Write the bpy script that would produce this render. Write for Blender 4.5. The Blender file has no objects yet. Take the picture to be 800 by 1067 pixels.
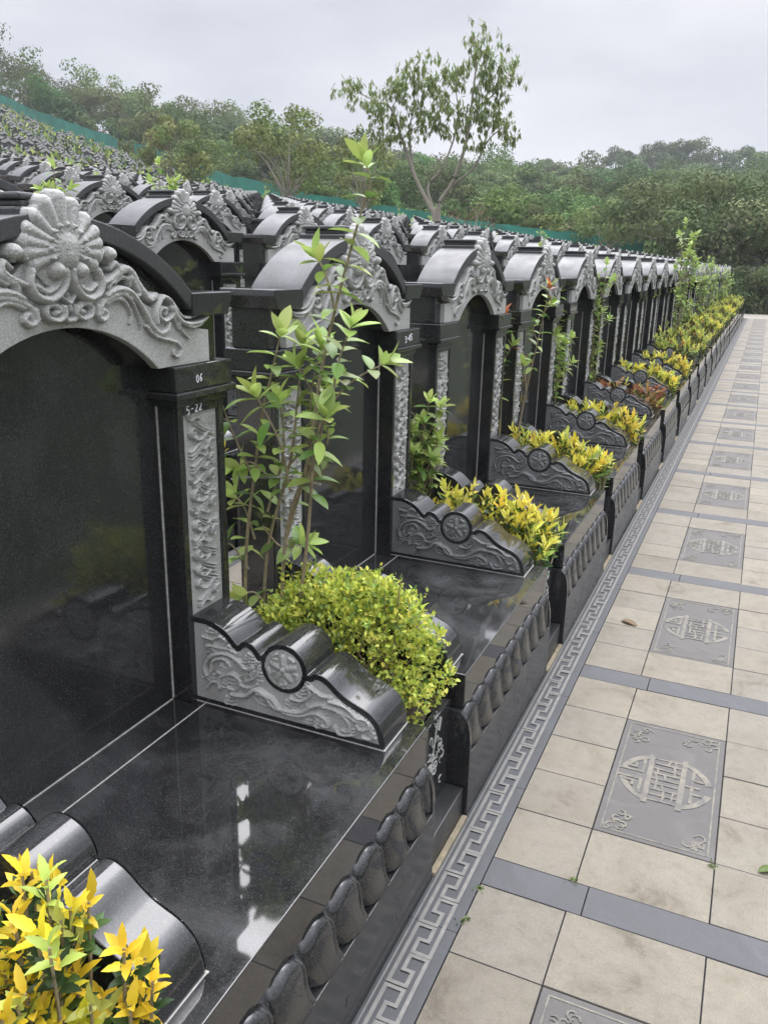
import bpy, bmesh, math, random
import numpy as np
from mathutils import Matrix, Vector
R = math.radians
scene = bpy.context.scene
COL = scene.collection
rng = np.random.default_rng(7)

# ------------------------------------------------------------------ camera, sky, sun, exposure
cam_d = bpy.data.cameras.new('camera')
cam = bpy.data.objects.new('camera', cam_d); COL.objects.link(cam)
rot = Matrix(((0.91161, -0.138, 0.3872), (0.41052, 0.25724, -0.87482), (0.02113, 0.95644, 0.29115)))
cam.matrix_world = Matrix.Translation((0.5584, 0.0, 1.8488)) @ rot.to_4x4()
cam_d.sensor_fit = 'VERTICAL'; cam_d.sensor_height = 36.0; cam_d.lens = 28.888
cam_d.clip_start = 0.05; cam_d.clip_end = 2000
scene.camera = cam

SUN_EL, SUN_AZ = 55.0, -16.0          # azimuth measured clockwise from +Y (the direction the light comes from)
world = bpy.data.worlds.new('World'); scene.world = world; world.use_nodes = True
nt = world.node_tree; nt.nodes.clear()
def N(tree, kind, **kw):
    n = tree.nodes.new(kind)
    for k, v in kw.items():
        if k == 'inp':
            for a, b in v.items(): n.inputs[a].default_value = b
        else: setattr(n, k, v)
    return n
out = N(nt, 'ShaderNodeOutputWorld'); bg = N(nt, 'ShaderNodeBackground')
bg.inputs['Strength'].default_value = 0.1
sky = N(nt, 'ShaderNodeTexSky'); sky.sky_type = 'NISHITA'; sky.sun_disc = False
sky.sun_elevation = R(SUN_EL); sky.sun_rotation = R(SUN_AZ)
sky.air_density = 1.0; sky.dust_density = 2.0
tc = N(nt, 'ShaderNodeTexCoord')
mp = N(nt, 'ShaderNodeMapping'); mp.inputs['Scale'].default_value = (1.0, 1.0, 2.6)
nz = N(nt, 'ShaderNodeTexNoise'); nz.inputs['Scale'].default_value = 2.3; nz.inputs['Detail'].default_value = 5; nz.inputs['Roughness'].default_value = 0.5
rmp = N(nt, 'ShaderNodeValToRGB')
rmp.color_ramp.elements[0].position = 0.38; rmp.color_ramp.elements[0].color = (4.6, 4.75, 5.3, 1)
rmp.color_ramp.elements[1].position = 0.64; rmp.color_ramp.elements[1].color = (6.5, 6.55, 6.95, 1)
sep = N(nt, 'ShaderNodeSeparateXYZ')
zr = N(nt, 'ShaderNodeMapRange', inp={1: 0.30, 2: 0.80, 3: 1.0, 4: 4.4})
mul = N(nt, 'ShaderNodeMix', data_type='RGBA', blend_type='MULTIPLY'); mul.inputs['Factor'].default_value = 1.0
mix = N(nt, 'ShaderNodeMix', data_type='RGBA'); mix.inputs['Factor'].default_value = 0.93
L = nt.links.new
L(tc.outputs['Generated'], mp.inputs['Vector']); L(mp.outputs['Vector'], nz.inputs['Vector'])
L(nz.outputs['Fac'], rmp.inputs['Fac']); L(tc.outputs['Generated'], sep.inputs[0]); L(sep.outputs['Z'], zr.inputs[0])
dot = N(nt, 'ShaderNodeVectorMath', operation='DOT_PRODUCT'); dot.inputs[1].default_value = (math.sin(R(SUN_AZ)) * math.cos(R(SUN_EL)), math.cos(R(SUN_AZ)) * math.cos(R(SUN_EL)), math.sin(R(SUN_EL)))
gl = N(nt, 'ShaderNodeMapRange', interpolation_type='SMOOTHSTEP', inp={1: 0.74, 2: 1.0, 3: 1.0, 4: 2.8})      # thin cloud glows round the hidden sun
L(tc.outputs['Generated'], dot.inputs[0]); L(dot.outputs['Value'], gl.inputs[0])
gm = N(nt, 'ShaderNodeMath', operation='MULTIPLY'); L(zr.outputs[0], gm.inputs[0]); L(gl.outputs[0], gm.inputs[1])
L(rmp.outputs['Color'], mul.inputs['A']); L(gm.outputs[0], mul.inputs['B'])
L(sky.outputs[0], mix.inputs['A']); L(mul.outputs['Result'], mix.inputs['B'])
L(mix.outputs['Result'], bg.inputs['Color']); L(bg.outputs[0], out.inputs['Surface'])

sun_d = bpy.data.lights.new('sun', 'SUN'); sun_d.energy = 0.8; sun_d.angle = R(48); sun_d.color = (1.0, 0.94, 0.84)
sun = bpy.data.objects.new('sun', sun_d); COL.objects.link(sun)
sd = Vector((math.sin(R(SUN_AZ)) * math.cos(R(SUN_EL)), math.cos(R(SUN_AZ)) * math.cos(R(SUN_EL)), math.sin(R(SUN_EL))))
sun.rotation_euler = sd.to_track_quat('Z', 'Y').to_euler(); sun.location = (10, -8, 30)
scene.view_settings.view_transform = 'Standard'; scene.view_settings.look = 'None'
scene.view_settings.exposure = 0.34; scene.view_settings.gamma = 1.0; scene.view_settings.use_curve_mapping = False
scene.cycles.max_bounces = 6; scene.cycles.transparent_max_bounces = 4; scene.cycles.volume_bounces = 0
HAZE = 0.0006

# ------------------------------------------------------------------ materials
def mat(name):
    m = bpy.data.materials.new(name); m.use_nodes = True
    t = m.node_tree; b = t.nodes['Principled BSDF']
    return m, t, b
def ramp(t, src, stops):
    r = t.nodes.new('ShaderNodeValToRGB'); e = r.color_ramp.elements
    e[0].position, e[0].color = stops[0][0], (*stops[0][1], 1)
    e[1].position, e[1].color = stops[-1][0], (*stops[-1][1], 1)
    for p, c in stops[1:-1]:
        n = e.new(p); n.color = (*c, 1)
    t.links.new(src, r.inputs['Fac']); return r
def noise(t, scale, detail=4, rough=0.55, vec=None, dist=0.0):
    n = t.nodes.new('ShaderNodeTexNoise'); n.inputs['Scale'].default_value = scale
    n.inputs['Detail'].default_value = detail; n.inputs['Roughness'].default_value = rough; n.inputs['Distortion'].default_value = dist
    if vec is not None: t.links.new(vec, n.inputs['Vector'])
    return n
def objco(t, loc=None):
    c = t.nodes.new('ShaderNodeTexCoord'); return c.outputs['Object']
def worldco(t):
    c = t.nodes.new('ShaderNodeNewGeometry'); return c.outputs['Position']
def mixc(t, a, b, f, mode='MIX'):
    m = t.nodes.new('ShaderNodeMix'); m.data_type = 'RGBA'; m.blend_type = mode
    for s, v in (('A', a), ('B', b), ('Factor', f)):
        if isinstance(v, (int, float)): m.inputs[s].default_value = v
        elif isinstance(v, tuple): m.inputs[s].default_value = (*v, 1)
        else: t.links.new(v, m.inputs[s])
    return m.outputs['Result']
def bump(t, b, h, strength, dist=0.01):
    n = t.nodes.new('ShaderNodeBump'); n.inputs['Strength'].default_value = strength; n.inputs['Distance'].default_value = dist
    t.links.new(h, n.inputs['Height']); t.links.new(n.outputs[0], b.inputs['Normal'])

def granite_black(name, base=0.018, rlo=0.05, rhi=0.14, dust=0.05):
    m, t, b = mat(name); p = worldco(t)
    v = t.nodes.new('ShaderNodeTexVoronoi'); v.inputs['Scale'].default_value = 250; t.links.new(p, v.inputs['Vector'])
    sp = ramp(t, v.outputs['Distance'], [(0.0, (0.34, 0.345, 0.35)), (0.20, (base * 2.6,) * 3), (0.32, (base, base * 1.02, base * 1.06)), (1.0, (base * .7,) * 3)])
    n1 = noise(t, 130, 3, .6, p)
    gr = ramp(t, n1.outputs['Fac'], [(0.35, (base * .7,) * 3), (0.62, (base * 1.5, base * 1.55, base * 1.6)), (0.78, (base * 4.5,) * 3)])
    c = mixc(t, sp.outputs['Color'], gr.outputs['Color'], 0.5)
    n2 = noise(t, 3.2, 6, .62, p, .6)
    d = ramp(t, n2.outputs['Fac'], [(0.42, (0, 0, 0)), (0.75, (dust, dust, dust))])
    geo = t.nodes.new('ShaderNodeNewGeometry'); s = t.nodes.new('ShaderNodeSeparateXYZ'); t.links.new(geo.outputs['Normal'], s.inputs[0])
    up = t.nodes.new('ShaderNodeMapRange'); up.inputs[1].default_value = 0.2; up.inputs[2].default_value = 1.0; up.inputs[3].default_value = 0.35; up.inputs[4].default_value = 1.0
    t.links.new(s.outputs['Z'], up.inputs[0])
    dd = mixc(t, (0.0, 0.0, 0.0), d.outputs['Color'], up.outputs[0])
    c = mixc(t, c, dd, 1.0, 'ADD')
    t.links.new(c, b.inputs['Base Color'])
    rr = t.nodes.new('ShaderNodeMapRange'); rr.inputs[1].default_value = .35; rr.inputs[2].default_value = .7; rr.inputs[3].default_value = rlo; rr.inputs[4].default_value = rhi
    n3 = noise(t, 9, 6, .65, p); t.links.new(n3.outputs['Fac'], rr.inputs[0]); t.links.new(rr.outputs[0], b.inputs['Roughness'])
    b.inputs['IOR'].default_value = 1.62
    return m
M_BLACK = granite_black('black_granite')
M_TOP = granite_black('black_granite_dusty', 0.015, 0.02, 0.06, 0.055)
M_ROOF = granite_black('grey_black_roof_granite', 0.030, 0.44, 0.60, 0.040)
M_PLINTH = granite_black('black_granite_plinth', 0.016, 0.16, 0.30, 0.03)
M_DULL = granite_black('black_granite_honed', 0.022, 0.28, 0.45, 0.03)

def granite_grey(name, lo, hi, tint=(1, 1, 1), rough=.75):
    m, t, b = mat(name); p = worldco(t)
    n1 = noise(t, 260, 2, .7, p); n2 = noise(t, 14, 5, .6, p)
    c = ramp(t, n1.outputs['Fac'], [(0.33, tuple(lo * x for x in tint)), (0.5, tuple((lo + hi) / 2 * x for x in tint)), (0.68, tuple(hi * x for x in tint))])
    d = ramp(t, n2.outputs['Fac'], [(0.3, (0.82, 0.81, 0.78)), (0.7, (1.05, 1.05, 1.04))])
    c2 = mixc(t, c.outputs['Color'], d.outputs['Color'], 1.0, 'MULTIPLY')
    t.links.new(c2, b.inputs['Base Color']); b.inputs['Roughness'].default_value = rough
    bump(t, b, n1.outputs['Fac'], .25, .002)
    return m
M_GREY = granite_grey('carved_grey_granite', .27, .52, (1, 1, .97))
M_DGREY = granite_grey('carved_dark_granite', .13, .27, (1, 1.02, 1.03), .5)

def simple(name, col, rough=.7, var=.15, scale=40, bumps=0.0):
    m, t, b = mat(name); p = worldco(t); n = noise(t, scale, 5, .6, p)
    c = ramp(t, n.outputs['Fac'], [(0.3, tuple(x * (1 - var) for x in col)), (0.7, tuple(min(1, x * (1 + var)) for x in col))])
    t.links.new(c.outputs['Color'], b.inputs['Base Color']); b.inputs['Roughness'].default_value = rough
    if bumps: bump(t, b, n.outputs['Fac'], bumps, .01)
    return m
M_CAULK = simple('white_caulk', (.42, .41, .38), .8, .3, 60)
M_CHALK = simple('white_chalk', (.75, .76, .78), .9, .25, 300)
M_MORTAR = simple('sandy_mortar', (.26, .22, .15), .95, .25, 30, .3)
M_SOIL = simple('soil', (.055, .042, .03), 1, .5, 60, .8)
M_JOINT = simple('joint_dirt', (.05, .045, .038), 1, .4, 50)

def tile_mat():
    m, t, b = mat('beige_sandstone_tile'); p = worldco(t)
    g = t.nodes.new('ShaderNodeNewGeometry')
    isl = ramp(t, g.outputs['Random Per Island'], [(0.0, (.158, .140, .108)), (.3, (.196, .173, .132)), (.7, (.176, .159, .128)), (1.0, (.210, .186, .140))])
    f = noise(t, 330, 3, .75, p); fr = ramp(t, f.outputs['Fac'], [(.3, (.66, .66, .66)), (.7, (1.18, 1.18, 1.18))])
    w = noise(t, 3.5, 7, .68, p, .8); wr = ramp(t, w.outputs['Fac'], [(.29, (.52, .49, .45)), (.40, (.88, .86, .83)), (.55, (1, 1, 1)), (.72, (1.10, 1.08, 1.03))])
    s = noise(t, 22, 4, .7, p); sr = ramp(t, s.outputs['Fac'], [(.32, (.86, .85, .83)), (.5, (1, 1, 1)), (.7, (1.05, 1.05, 1.05))])
    c = mixc(t, isl.outputs['Color'], fr.outputs['Color'], 1.0, 'MULTIPLY'); c = mixc(t, c, wr.outputs['Color'], 1.0, 'MULTIPLY'); c = mixc(t, c, sr.outputs['Color'], 1.0, 'MULTIPLY')
    t.links.new(c, b.inputs['Base Color']); b.inputs['Roughness'].default_value = .72
    bump(t, b, f.outputs['Fac'], .22, .003)
    return m
def slate_mat(name, col, r):
    m, t, b = mat(name); p = worldco(t)
    w = noise(t, 5, 7, .66, p, 1.0)
    wr = ramp(t, w.outputs['Fac'], [(.3, tuple(x * .72 for x in col)), (.5, col), (.66, tuple(x * 1.35 for x in col)), (.82, (.22, .195, .165))])
    f = noise(t, 250, 2, .7, p); fr = ramp(t, f.outputs['Fac'], [(.3, (.85, .85, .85)), (.7, (1.1, 1.1, 1.1))])
    c = mixc(t, wr.outputs['Color'], fr.outputs['Color'], 1.0, 'MULTIPLY'); t.links.new(c, b.inputs['Base Color'])
    rr = ramp(t, w.outputs['Fac'], [(.3, (r, r, r)), (.75, (r + .25,) * 3)]); t.links.new(rr.outputs['Color'], b.inputs['Roughness'])
    bump(t, b, f.outputs['Fac'], .12, .002)
    return m
def engrave_mat():
    m, t, b = mat('worn_engraving'); p = worldco(t)
    w = noise(t, 18, 6, .75, p, .5)
    c = ramp(t, w.outputs['Fac'], [(.38, (.088, .082, .075)), (.52, (.145, .132, .106)), (.76, (.22, .195, .145))])
    t.links.new(c.outputs['Color'], b.inputs['Base Color']); b.inputs['Roughness'].default_value = .7
    return m
M_TILE = tile_mat(); M_SLATE = slate_mat('blue_grey_slate', (.082, .076, .071), .6); M_BAND = slate_mat('dark_slate_band', (.070, .070, .074), .6)
M_KEYBASE = slate_mat('dark_key_slate', (.058, .060, .064), .55); M_ENG = engrave_mat()
M_KEY = simple('pale_key_stone', (.18, .175, .16), .7, .18, 40)

def leaf_mat(name, trans=.35, rough=.38):
    m, t, b = mat(name)
    a = t.nodes.new('ShaderNodeAttribute'); a.attribute_name = 'Col'
    t.links.new(a.outputs['Color'], b.inputs['Base Color']); b.inputs['Roughness'].default_value = rough
    b.inputs['Specular IOR Level'].default_value = .35
    tr = t.nodes.new('ShaderNodeBsdfTranslucent'); t.links.new(a.outputs['Color'], tr.inputs['Color'])
    mx = t.nodes.new('ShaderNodeMixShader'); mx.inputs[0].default_value = trans
    o = t.nodes['Material Output']
    t.links.new(b.outputs[0], mx.inputs[1]); t.links.new(tr.outputs[0], mx.inputs[2]); t.links.new(mx.outputs[0], o.inputs['Surface'])
    return m
M_LEAF = leaf_mat('leaf'); M_FOL = leaf_mat('far_foliage', .12, .75); M_FOL.node_tree.nodes['Principled BSDF'].inputs['Specular IOR Level'].default_value = .08
M_BARK = simple('bark', (.20, .165, .125), .9, .35, 25, .4)
M_BARKP = simple('pale_bark', (.30, .27, .22), .85, .3, 25, .3)
M_STEM = simple('green_brown_stem', (.26, .21, .13), .7, .3, 50)
def net_mat():
    m, t, b = mat('green_netting'); p = worldco(t)
    w = t.nodes.new('ShaderNodeTexNoise'); w.inputs['Scale'].default_value = .9; t.links.new(p, w.inputs['Vector'])
    c = ramp(t, w.outputs['Fac'], [(.3, (.012, .14, .10)), (.7, (.026, .23, .165))])
    t.links.new(c.outputs['Color'], b.inputs['Base Color']); b.inputs['Roughness'].default_value = .8
    return m
M_NET = net_mat(); M_POST = simple('fence_post', (.16, .2, .18), .6)
def ground_mat():
    m, t, b = mat('hill_ground'); p = worldco(t); n = noise(t, .35, 8, .7, p)
    c = ramp(t, n.outputs['Fac'], [(.3, (.016, .024, .010)), (.55, (.026, .036, .014)), (.75, (.05, .048, .025))])
    t.links.new(c.outputs['Color'], b.inputs['Base Color']); b.inputs['Roughness'].default_value = 1
    return m
M_GROUND = ground_mat()
M_PAVE = simple('terrace_pavement', (.22, .20, .17), .85, .2, 8)

# ------------------------------------------------------------------ mesh helpers
def link(o, parent=None):
    COL.objects.link(o)
    if parent is not None: o.parent = parent
    return o
def tag(o, label=None, cat=None, group=None, kind=None):
    for k, v in (('label', label), ('category', cat), ('group', group), ('kind', kind)):
        if v: o[k] = v
    return o
def empty(name, loc=(0, 0, 0), **kw):
    o = bpy.data.objects.new(name, None); o.location = loc; o.empty_display_size = .2
    COL.objects.link(o); return tag(o, **kw)
def catmull(P, n=6, closed=False):
    P = np.array(P, float); out = []
    m = len(P)
    for i in range(m - 1):
        p0 = P[max(i - 1, 0)]; p1 = P[i]; p2 = P[i + 1]; p3 = P[min(i + 2, m - 1)]
        for t in np.linspace(0, 1, n, endpoint=False):
            out.append(.5 * ((2 * p1) + (-p0 + p2) * t + (2 * p0 - 5 * p1 + 4 * p2 - p3) * t * t + (-p0 + 3 * p1 - 3 * p2 + p3) * t ** 3))
    out.append(P[-1]); return np.array(out)

class MB:
    def __init__(s): s.V = []; s.F = []; s.M = []; s.mats = []; s.n = 0
    def mi(s, m):
        if m not in s.mats: s.mats.append(m)
        return s.mats.index(m)
    def add(s, V, F, m):
        V = np.asarray(V, float).reshape(-1, 3); k = s.mi(m); o = s.n
        s.V.append(V); s.n += len(V)
        for f in F: s.F.append([int(i) + o for i in f]); s.M.append(k)
    def box(s, x0, x1, y0, y1, z0, z1, m):
        V = [(x, y, z) for x in (x0, x1) for y in (y0, y1) for z in (z0, z1)]
        s.add(V, [(0, 1, 3, 2), (4, 6, 7, 5), (0, 4, 5, 1), (2, 3, 7, 6), (0, 2, 6, 4), (1, 5, 7, 3)], m)
    def prism(s, poly, a0, a1, axis, m):
        poly = [tuple(p) for p in poly]; n = len(poly)
        def P(p, a): return (a, p[0], p[1]) if axis == 'x' else (p[0], a, p[1]) if axis == 'y' else (p[0], p[1], a)
        V = [P(p, a0) for p in poly] + [P(p, a1) for p in poly]
        F = [list(range(n))[::-1], list(range(n, 2 * n))] + [(i, (i + 1) % n, (i + 1) % n + n, i + n) for i in range(n)]
        s.add(V, F, m)
    def grid(s, P, m, keep=None):
        a, b = P.shape[:2]; idx = np.arange(a * b).reshape(a, b)
        q = np.stack([idx[:-1, :-1], idx[1:, :-1], idx[1:, 1:], idx[:-1, 1:]], -1)
        q = q.reshape(-1, 4) if keep is None else q[keep]
        u, inv = np.unique(q, return_inverse=True)
        s.add(P.reshape(-1, 3)[u], inv.reshape(-1, 4), m)
    def tube(s, pts, rad, m, sides=6):
        pts = np.asarray(pts, float); n = len(pts)
        rad = np.broadcast_to(np.asarray(rad, float), (n,))
        T = np.gradient(pts, axis=0); T /= np.linalg.norm(T, axis=1)[:, None] + 1e-9
        up = np.where(np.abs(T[:, 2:3]) > .9, [[1., 0, 0]], [[0, 0, 1.]])
        A = np.cross(T, up); A /= np.linalg.norm(A, axis=1)[:, None] + 1e-9; B = np.cross(T, A)
        ang = np.linspace(0, 2 * np.pi, sides, endpoint=False)
        V = pts[:, None] + rad[:, None, None] * (np.cos(ang)[None, :, None] * A[:, None] + np.sin(ang)[None, :, None] * B[:, None])
        F = [(i * sides + j, i * sides + (j + 1) % sides, (i + 1) * sides + (j + 1) % sides, (i + 1) * sides + j) for i in range(n - 1) for j in range(sides)]
        F.append(tuple(range(sides))[::-1]); F.append(tuple((n - 1) * sides + j for j in range(sides)))
        s.add(V.reshape(-1, 3), F, m)
    def ribbon(s, pts, w, z, m, closed=False):
        """flat stroke in the xy plane at height z"""
        pts = np.asarray(pts, float); n = len(pts); s.rk = getattr(s, "rk", 0) + 1; z = z + (s.rk % 23) * .00006
        for i in range(n - 1 + (1 if closed else 0)):
            a, b = pts[i], pts[(i + 1) % n]; d = b - a; l = np.linalg.norm(d)
            if l < 1e-6: continue
            d /= l; nn = np.array([-d[1], d[0]]) * w / 2; e = d * w / 2 * .98
            q = [a - e - nn, b + e - nn, b + e + nn, a - e + nn]
            s.add([(p[0], p[1], z + (i % 2) * .00003) for p in q], [(0, 1, 2, 3)], m)
    def mesh(s, name, bevel=0, angle=32, smooth=True, seg=2):
        me = bpy.data.meshes.new(name)
        V = np.concatenate(s.V); me.from_pydata(V.tolist(), [], s.F)
        for m in s.mats: me.materials.append(m)
        me.polygons.foreach_set('material_index', s.M)
        bm = bmesh.new(); bm.from_mesh(me)
        bmesh.ops.recalc_face_normals(bm, faces=bm.faces)
        if bevel:
            es = [e for e in bm.edges if len(e.link_faces) == 2 and e.calc_face_angle(0) > R(angle)]
            bmesh.ops.bevel(bm, geom=es, offset=bevel, segments=seg, profile=.5, affect='EDGES', clamp_overlap=True)
        bm.to_mesh(me); bm.free()
        if smooth:
            me.polygons.foreach_set('use_smooth', [True] * len(me.polygons)); me.set_sharp_from_angle(angle=R(40 if not bevel else 17))
        me.update(); return me
    def build(s, name, parent=None, **kw):
        return link(bpy.data.objects.new(name, s.mesh(name, **kw)), parent)
    def extend(s, o):
        for v in o.V: pass
        off = s.n; s.V += o.V; s.n += o.n
        for f, m in zip(o.F, o.M): s.F.append([i + off for i in f]); s.M.append(s.mi(o.mats[m]))

def leaf_mesh(name, P, D, Nn, Ln, W, C, seg=4, curl=.25, fold=.35, mat_=None, spiny=False):
    """many leaves in one mesh; P base, D direction, Nn upper normal, C colour, all per leaf"""
    P, D, Nn, C = (np.asarray(a, float) for a in (P, D, Nn, C)); n = len(P)
    Ln = np.broadcast_to(np.asarray(Ln, float), (n,)); W = np.broadcast_to(np.asarray(W, float), (n,))
    D = D / (np.linalg.norm(D, axis=1)[:, None] + 1e-9)
    S = np.cross(D, Nn); S /= np.linalg.norm(S, axis=1)[:, None] + 1e-9; U = np.cross(S, D)
    curl = np.broadcast_to(np.asarray(curl, float), (n,))
    t = np.linspace(0, 1, seg + 1)
    prof = np.sin(np.pi * t ** .85) ** .75; prof[0] = .04; prof[-1] = 0.0
    if seg == 2: prof = np.array([.0, 1., 0.])
    if spiny and seg >= 5: prof[1:-1] *= np.where(np.arange(1, seg) % 2, 1.07, .90)
    ctr = P[:, None] + D[:, None] * (Ln[:, None] * t)[..., None] - U[:, None] * (curl[:, None] * Ln[:, None] * t ** 2)[..., None]
    w = (W[:, None] * .5 * prof)[..., None]
    lift = U[:, None] * w * fold
    Lf = ctr - S[:, None] * w + lift; Rt = ctr + S[:, None] * w + lift
    V = np.stack([Lf, ctr, Rt], 2).reshape(-1, 3); k = (seg + 1) * 3
    base = []
    for i in range(seg):
        a = i * 3
        base += [(a, a + 1, a + 4, a + 3), (a + 1, a + 2, a + 5, a + 4)]
    base = np.array(base); F = (np.arange(n)[:, None, None] * k + base[None]).reshape(-1, 4)
    me = bpy.data.meshes.new(name)
    me.vertices.add(len(V)); me.vertices.foreach_set('co', V.astype(np.float32).ravel())
    me.loops.add(F.size); me.loops.foreach_set('vertex_index', F.astype(np.int32).ravel())
    me.polygons.add(len(F)); me.polygons.foreach_set('loop_start', np.arange(0, F.size, 4, dtype=np.int32))
    try: me.polygons.foreach_set('loop_total', np.full(len(F), 4, dtype=np.int32))
    except Exception: pass
    me.update(calc_edges=True)
    if seg >= 3: me.polygons.foreach_set('use_smooth', np.ones(len(F), bool))
    ca = me.color_attributes.new('Col', 'FLOAT_COLOR', 'POINT')
    rgba = np.ones((n, k, 4), np.float32); rgba[..., :3] = C[:, None]
    ca.data.foreach_set('color', rgba.ravel())
    me.materials.append(mat_ or M_LEAF); me.validate(); return me
def card_mesh(name, P, D, Nn, Ln, W, C, mat_=None):
    """leaf clumps seen from afar: four-cornered leaf blades"""
    P, D, Nn, C = (np.asarray(a, float) for a in (P, D, Nn, C)); n = len(P)
    D = D / (np.linalg.norm(D, axis=1)[:, None] + 1e-9); S = np.cross(D, Nn); S /= np.linalg.norm(S, axis=1)[:, None] + 1e-9
    U = np.cross(S, D)
    Ln = np.broadcast_to(np.asarray(Ln, float), (n,))[:, None]; W = np.broadcast_to(np.asarray(W, float), (n,))[:, None]
    V = np.stack([P, P + D * Ln * .5 - S * W * .5 + U * Ln * .08, P + D * Ln, P + D * Ln * .5 + S * W * .5 - U * Ln * .08], 1).reshape(-1, 3)
    F = np.arange(4 * n).reshape(-1, 4)
    me = bpy.data.meshes.new(name)
    me.vertices.add(len(V)); me.vertices.foreach_set('co', V.astype(np.float32).ravel())
    me.loops.add(F.size); me.loops.foreach_set('vertex_index', F.astype(np.int32).ravel())
    me.polygons.add(n); me.polygons.foreach_set('loop_start', np.arange(0, F.size, 4, dtype=np.int32))
    try: me.polygons.foreach_set('loop_total', np.full(n, 4, dtype=np.int32))
    except Exception: pass
    me.update(calc_edges=True)
    ca = me.color_attributes.new('Col', 'FLOAT_COLOR', 'POINT')
    rgba = np.ones((n, 4, 4), np.float32); rgba[..., :3] = C[:, None]; ca.data.foreach_set('color', rgba.ravel())
    me.materials.append(mat_ or M_FOL); me.validate(); return me
def unit(n, g=rng):
    v = g.normal(size=(n, 3)); return v / np.linalg.norm(v, axis=1)[:, None]

# ------------------------------------------------------------------ carved relief
def relief(strokes, balls, u0, u1, v0, v1, step, noise_amp=.0006, seed=1):
    nu, nv = int((u1 - u0) / step) + 1, int((v1 - v0) / step) + 1
    U = u0 + np.arange(nu) * step; V = v0 + np.arange(nv) * step; H = np.zeros((nu, nv))
    def stamp(x, y, r, h, p=.6):
        i0, i1 = max(0, int((x - r - u0) / step)), min(nu, int((x + r - u0) / step) + 2)
        j0, j1 = max(0, int((y - r - v0) / step)), min(nv, int((y + r - v0) / step) + 2)
        if i0 >= i1 or j0 >= j1: return
        d2 = ((U[i0:i1, None] - x) ** 2 + (V[None, j0:j1] - y) ** 2) / r ** 2
        H[i0:i1, j0:j1] = np.maximum(H[i0:i1, j0:j1], h * np.clip(1 - d2, 0, 1) ** p)
    for r0, r1, h, pts in strokes:
        C = catmull(pts, 12); n = len(C)
        for k in range(n):
            t = k / (n - 1); stamp(C[k, 0], C[k, 1], r0 + (r1 - r0) * t, h * (.72 + .28 * (1 - t)))
    for r, h, x, y in balls: stamp(x, y, r, h, .5)
    g = np.random.default_rng(seed); H = np.where(H > 0, H + g.normal(size=H.shape) * noise_amp, 0)
    return U, V, H
def relief_part(mb, U, V, H, fn, m, sink=.012, mask=None, flat=False):
    """fn(u, v, h) -> xyz; carving that stands on a flat ground, its rim sunk into it"""
    on = (H > 1e-5) if not flat else np.ones_like(H, bool)
    if mask is not None: on &= mask
    cell = on[:-1, :-1] | on[1:, :-1] | on[1:, 1:] | on[:-1, 1:]
    if mask is not None: cell &= mask[:-1, :-1] & mask[1:, :-1] & mask[1:, 1:] & mask[:-1, 1:]
    h = np.where(H > 1e-5, H, 0.0 if flat else -sink)
    P = np.stack(fn(U[:, None] + 0 * V[None], V[None] + 0 * U[:, None], h), -1)
    mb.grid(P, m, cell)
def poly_dist(poly, U, V):
    """inside mask and distance to the outline, on a grid"""
    poly = np.asarray(poly); X, Y = np.meshgrid(U, V, indexing='ij'); ins = np.zeros(X.shape, bool); D = np.full(X.shape, 9.)
    n = len(poly)
    for i in range(n):
        a, b = poly[i], poly[(i + 1) % n]; d = b - a
        c = (a[1] > Y) != (b[1] > Y)
        with np.errstate(divide='ignore', invalid='ignore'): xi = (b[0] - a[0]) * (Y - a[1]) / (b[1] - a[1]) + a[0]
        ins ^= c & (X < xi)
        t = np.clip(((X - a[0]) * d[0] + (Y - a[1]) * d[1]) / (d @ d + 1e-12), 0, 1)
        D = np.minimum(D, np.hypot(X - a[0] - t * d[0], Y - a[1] - t * d[1]))
    return ins, D

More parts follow.
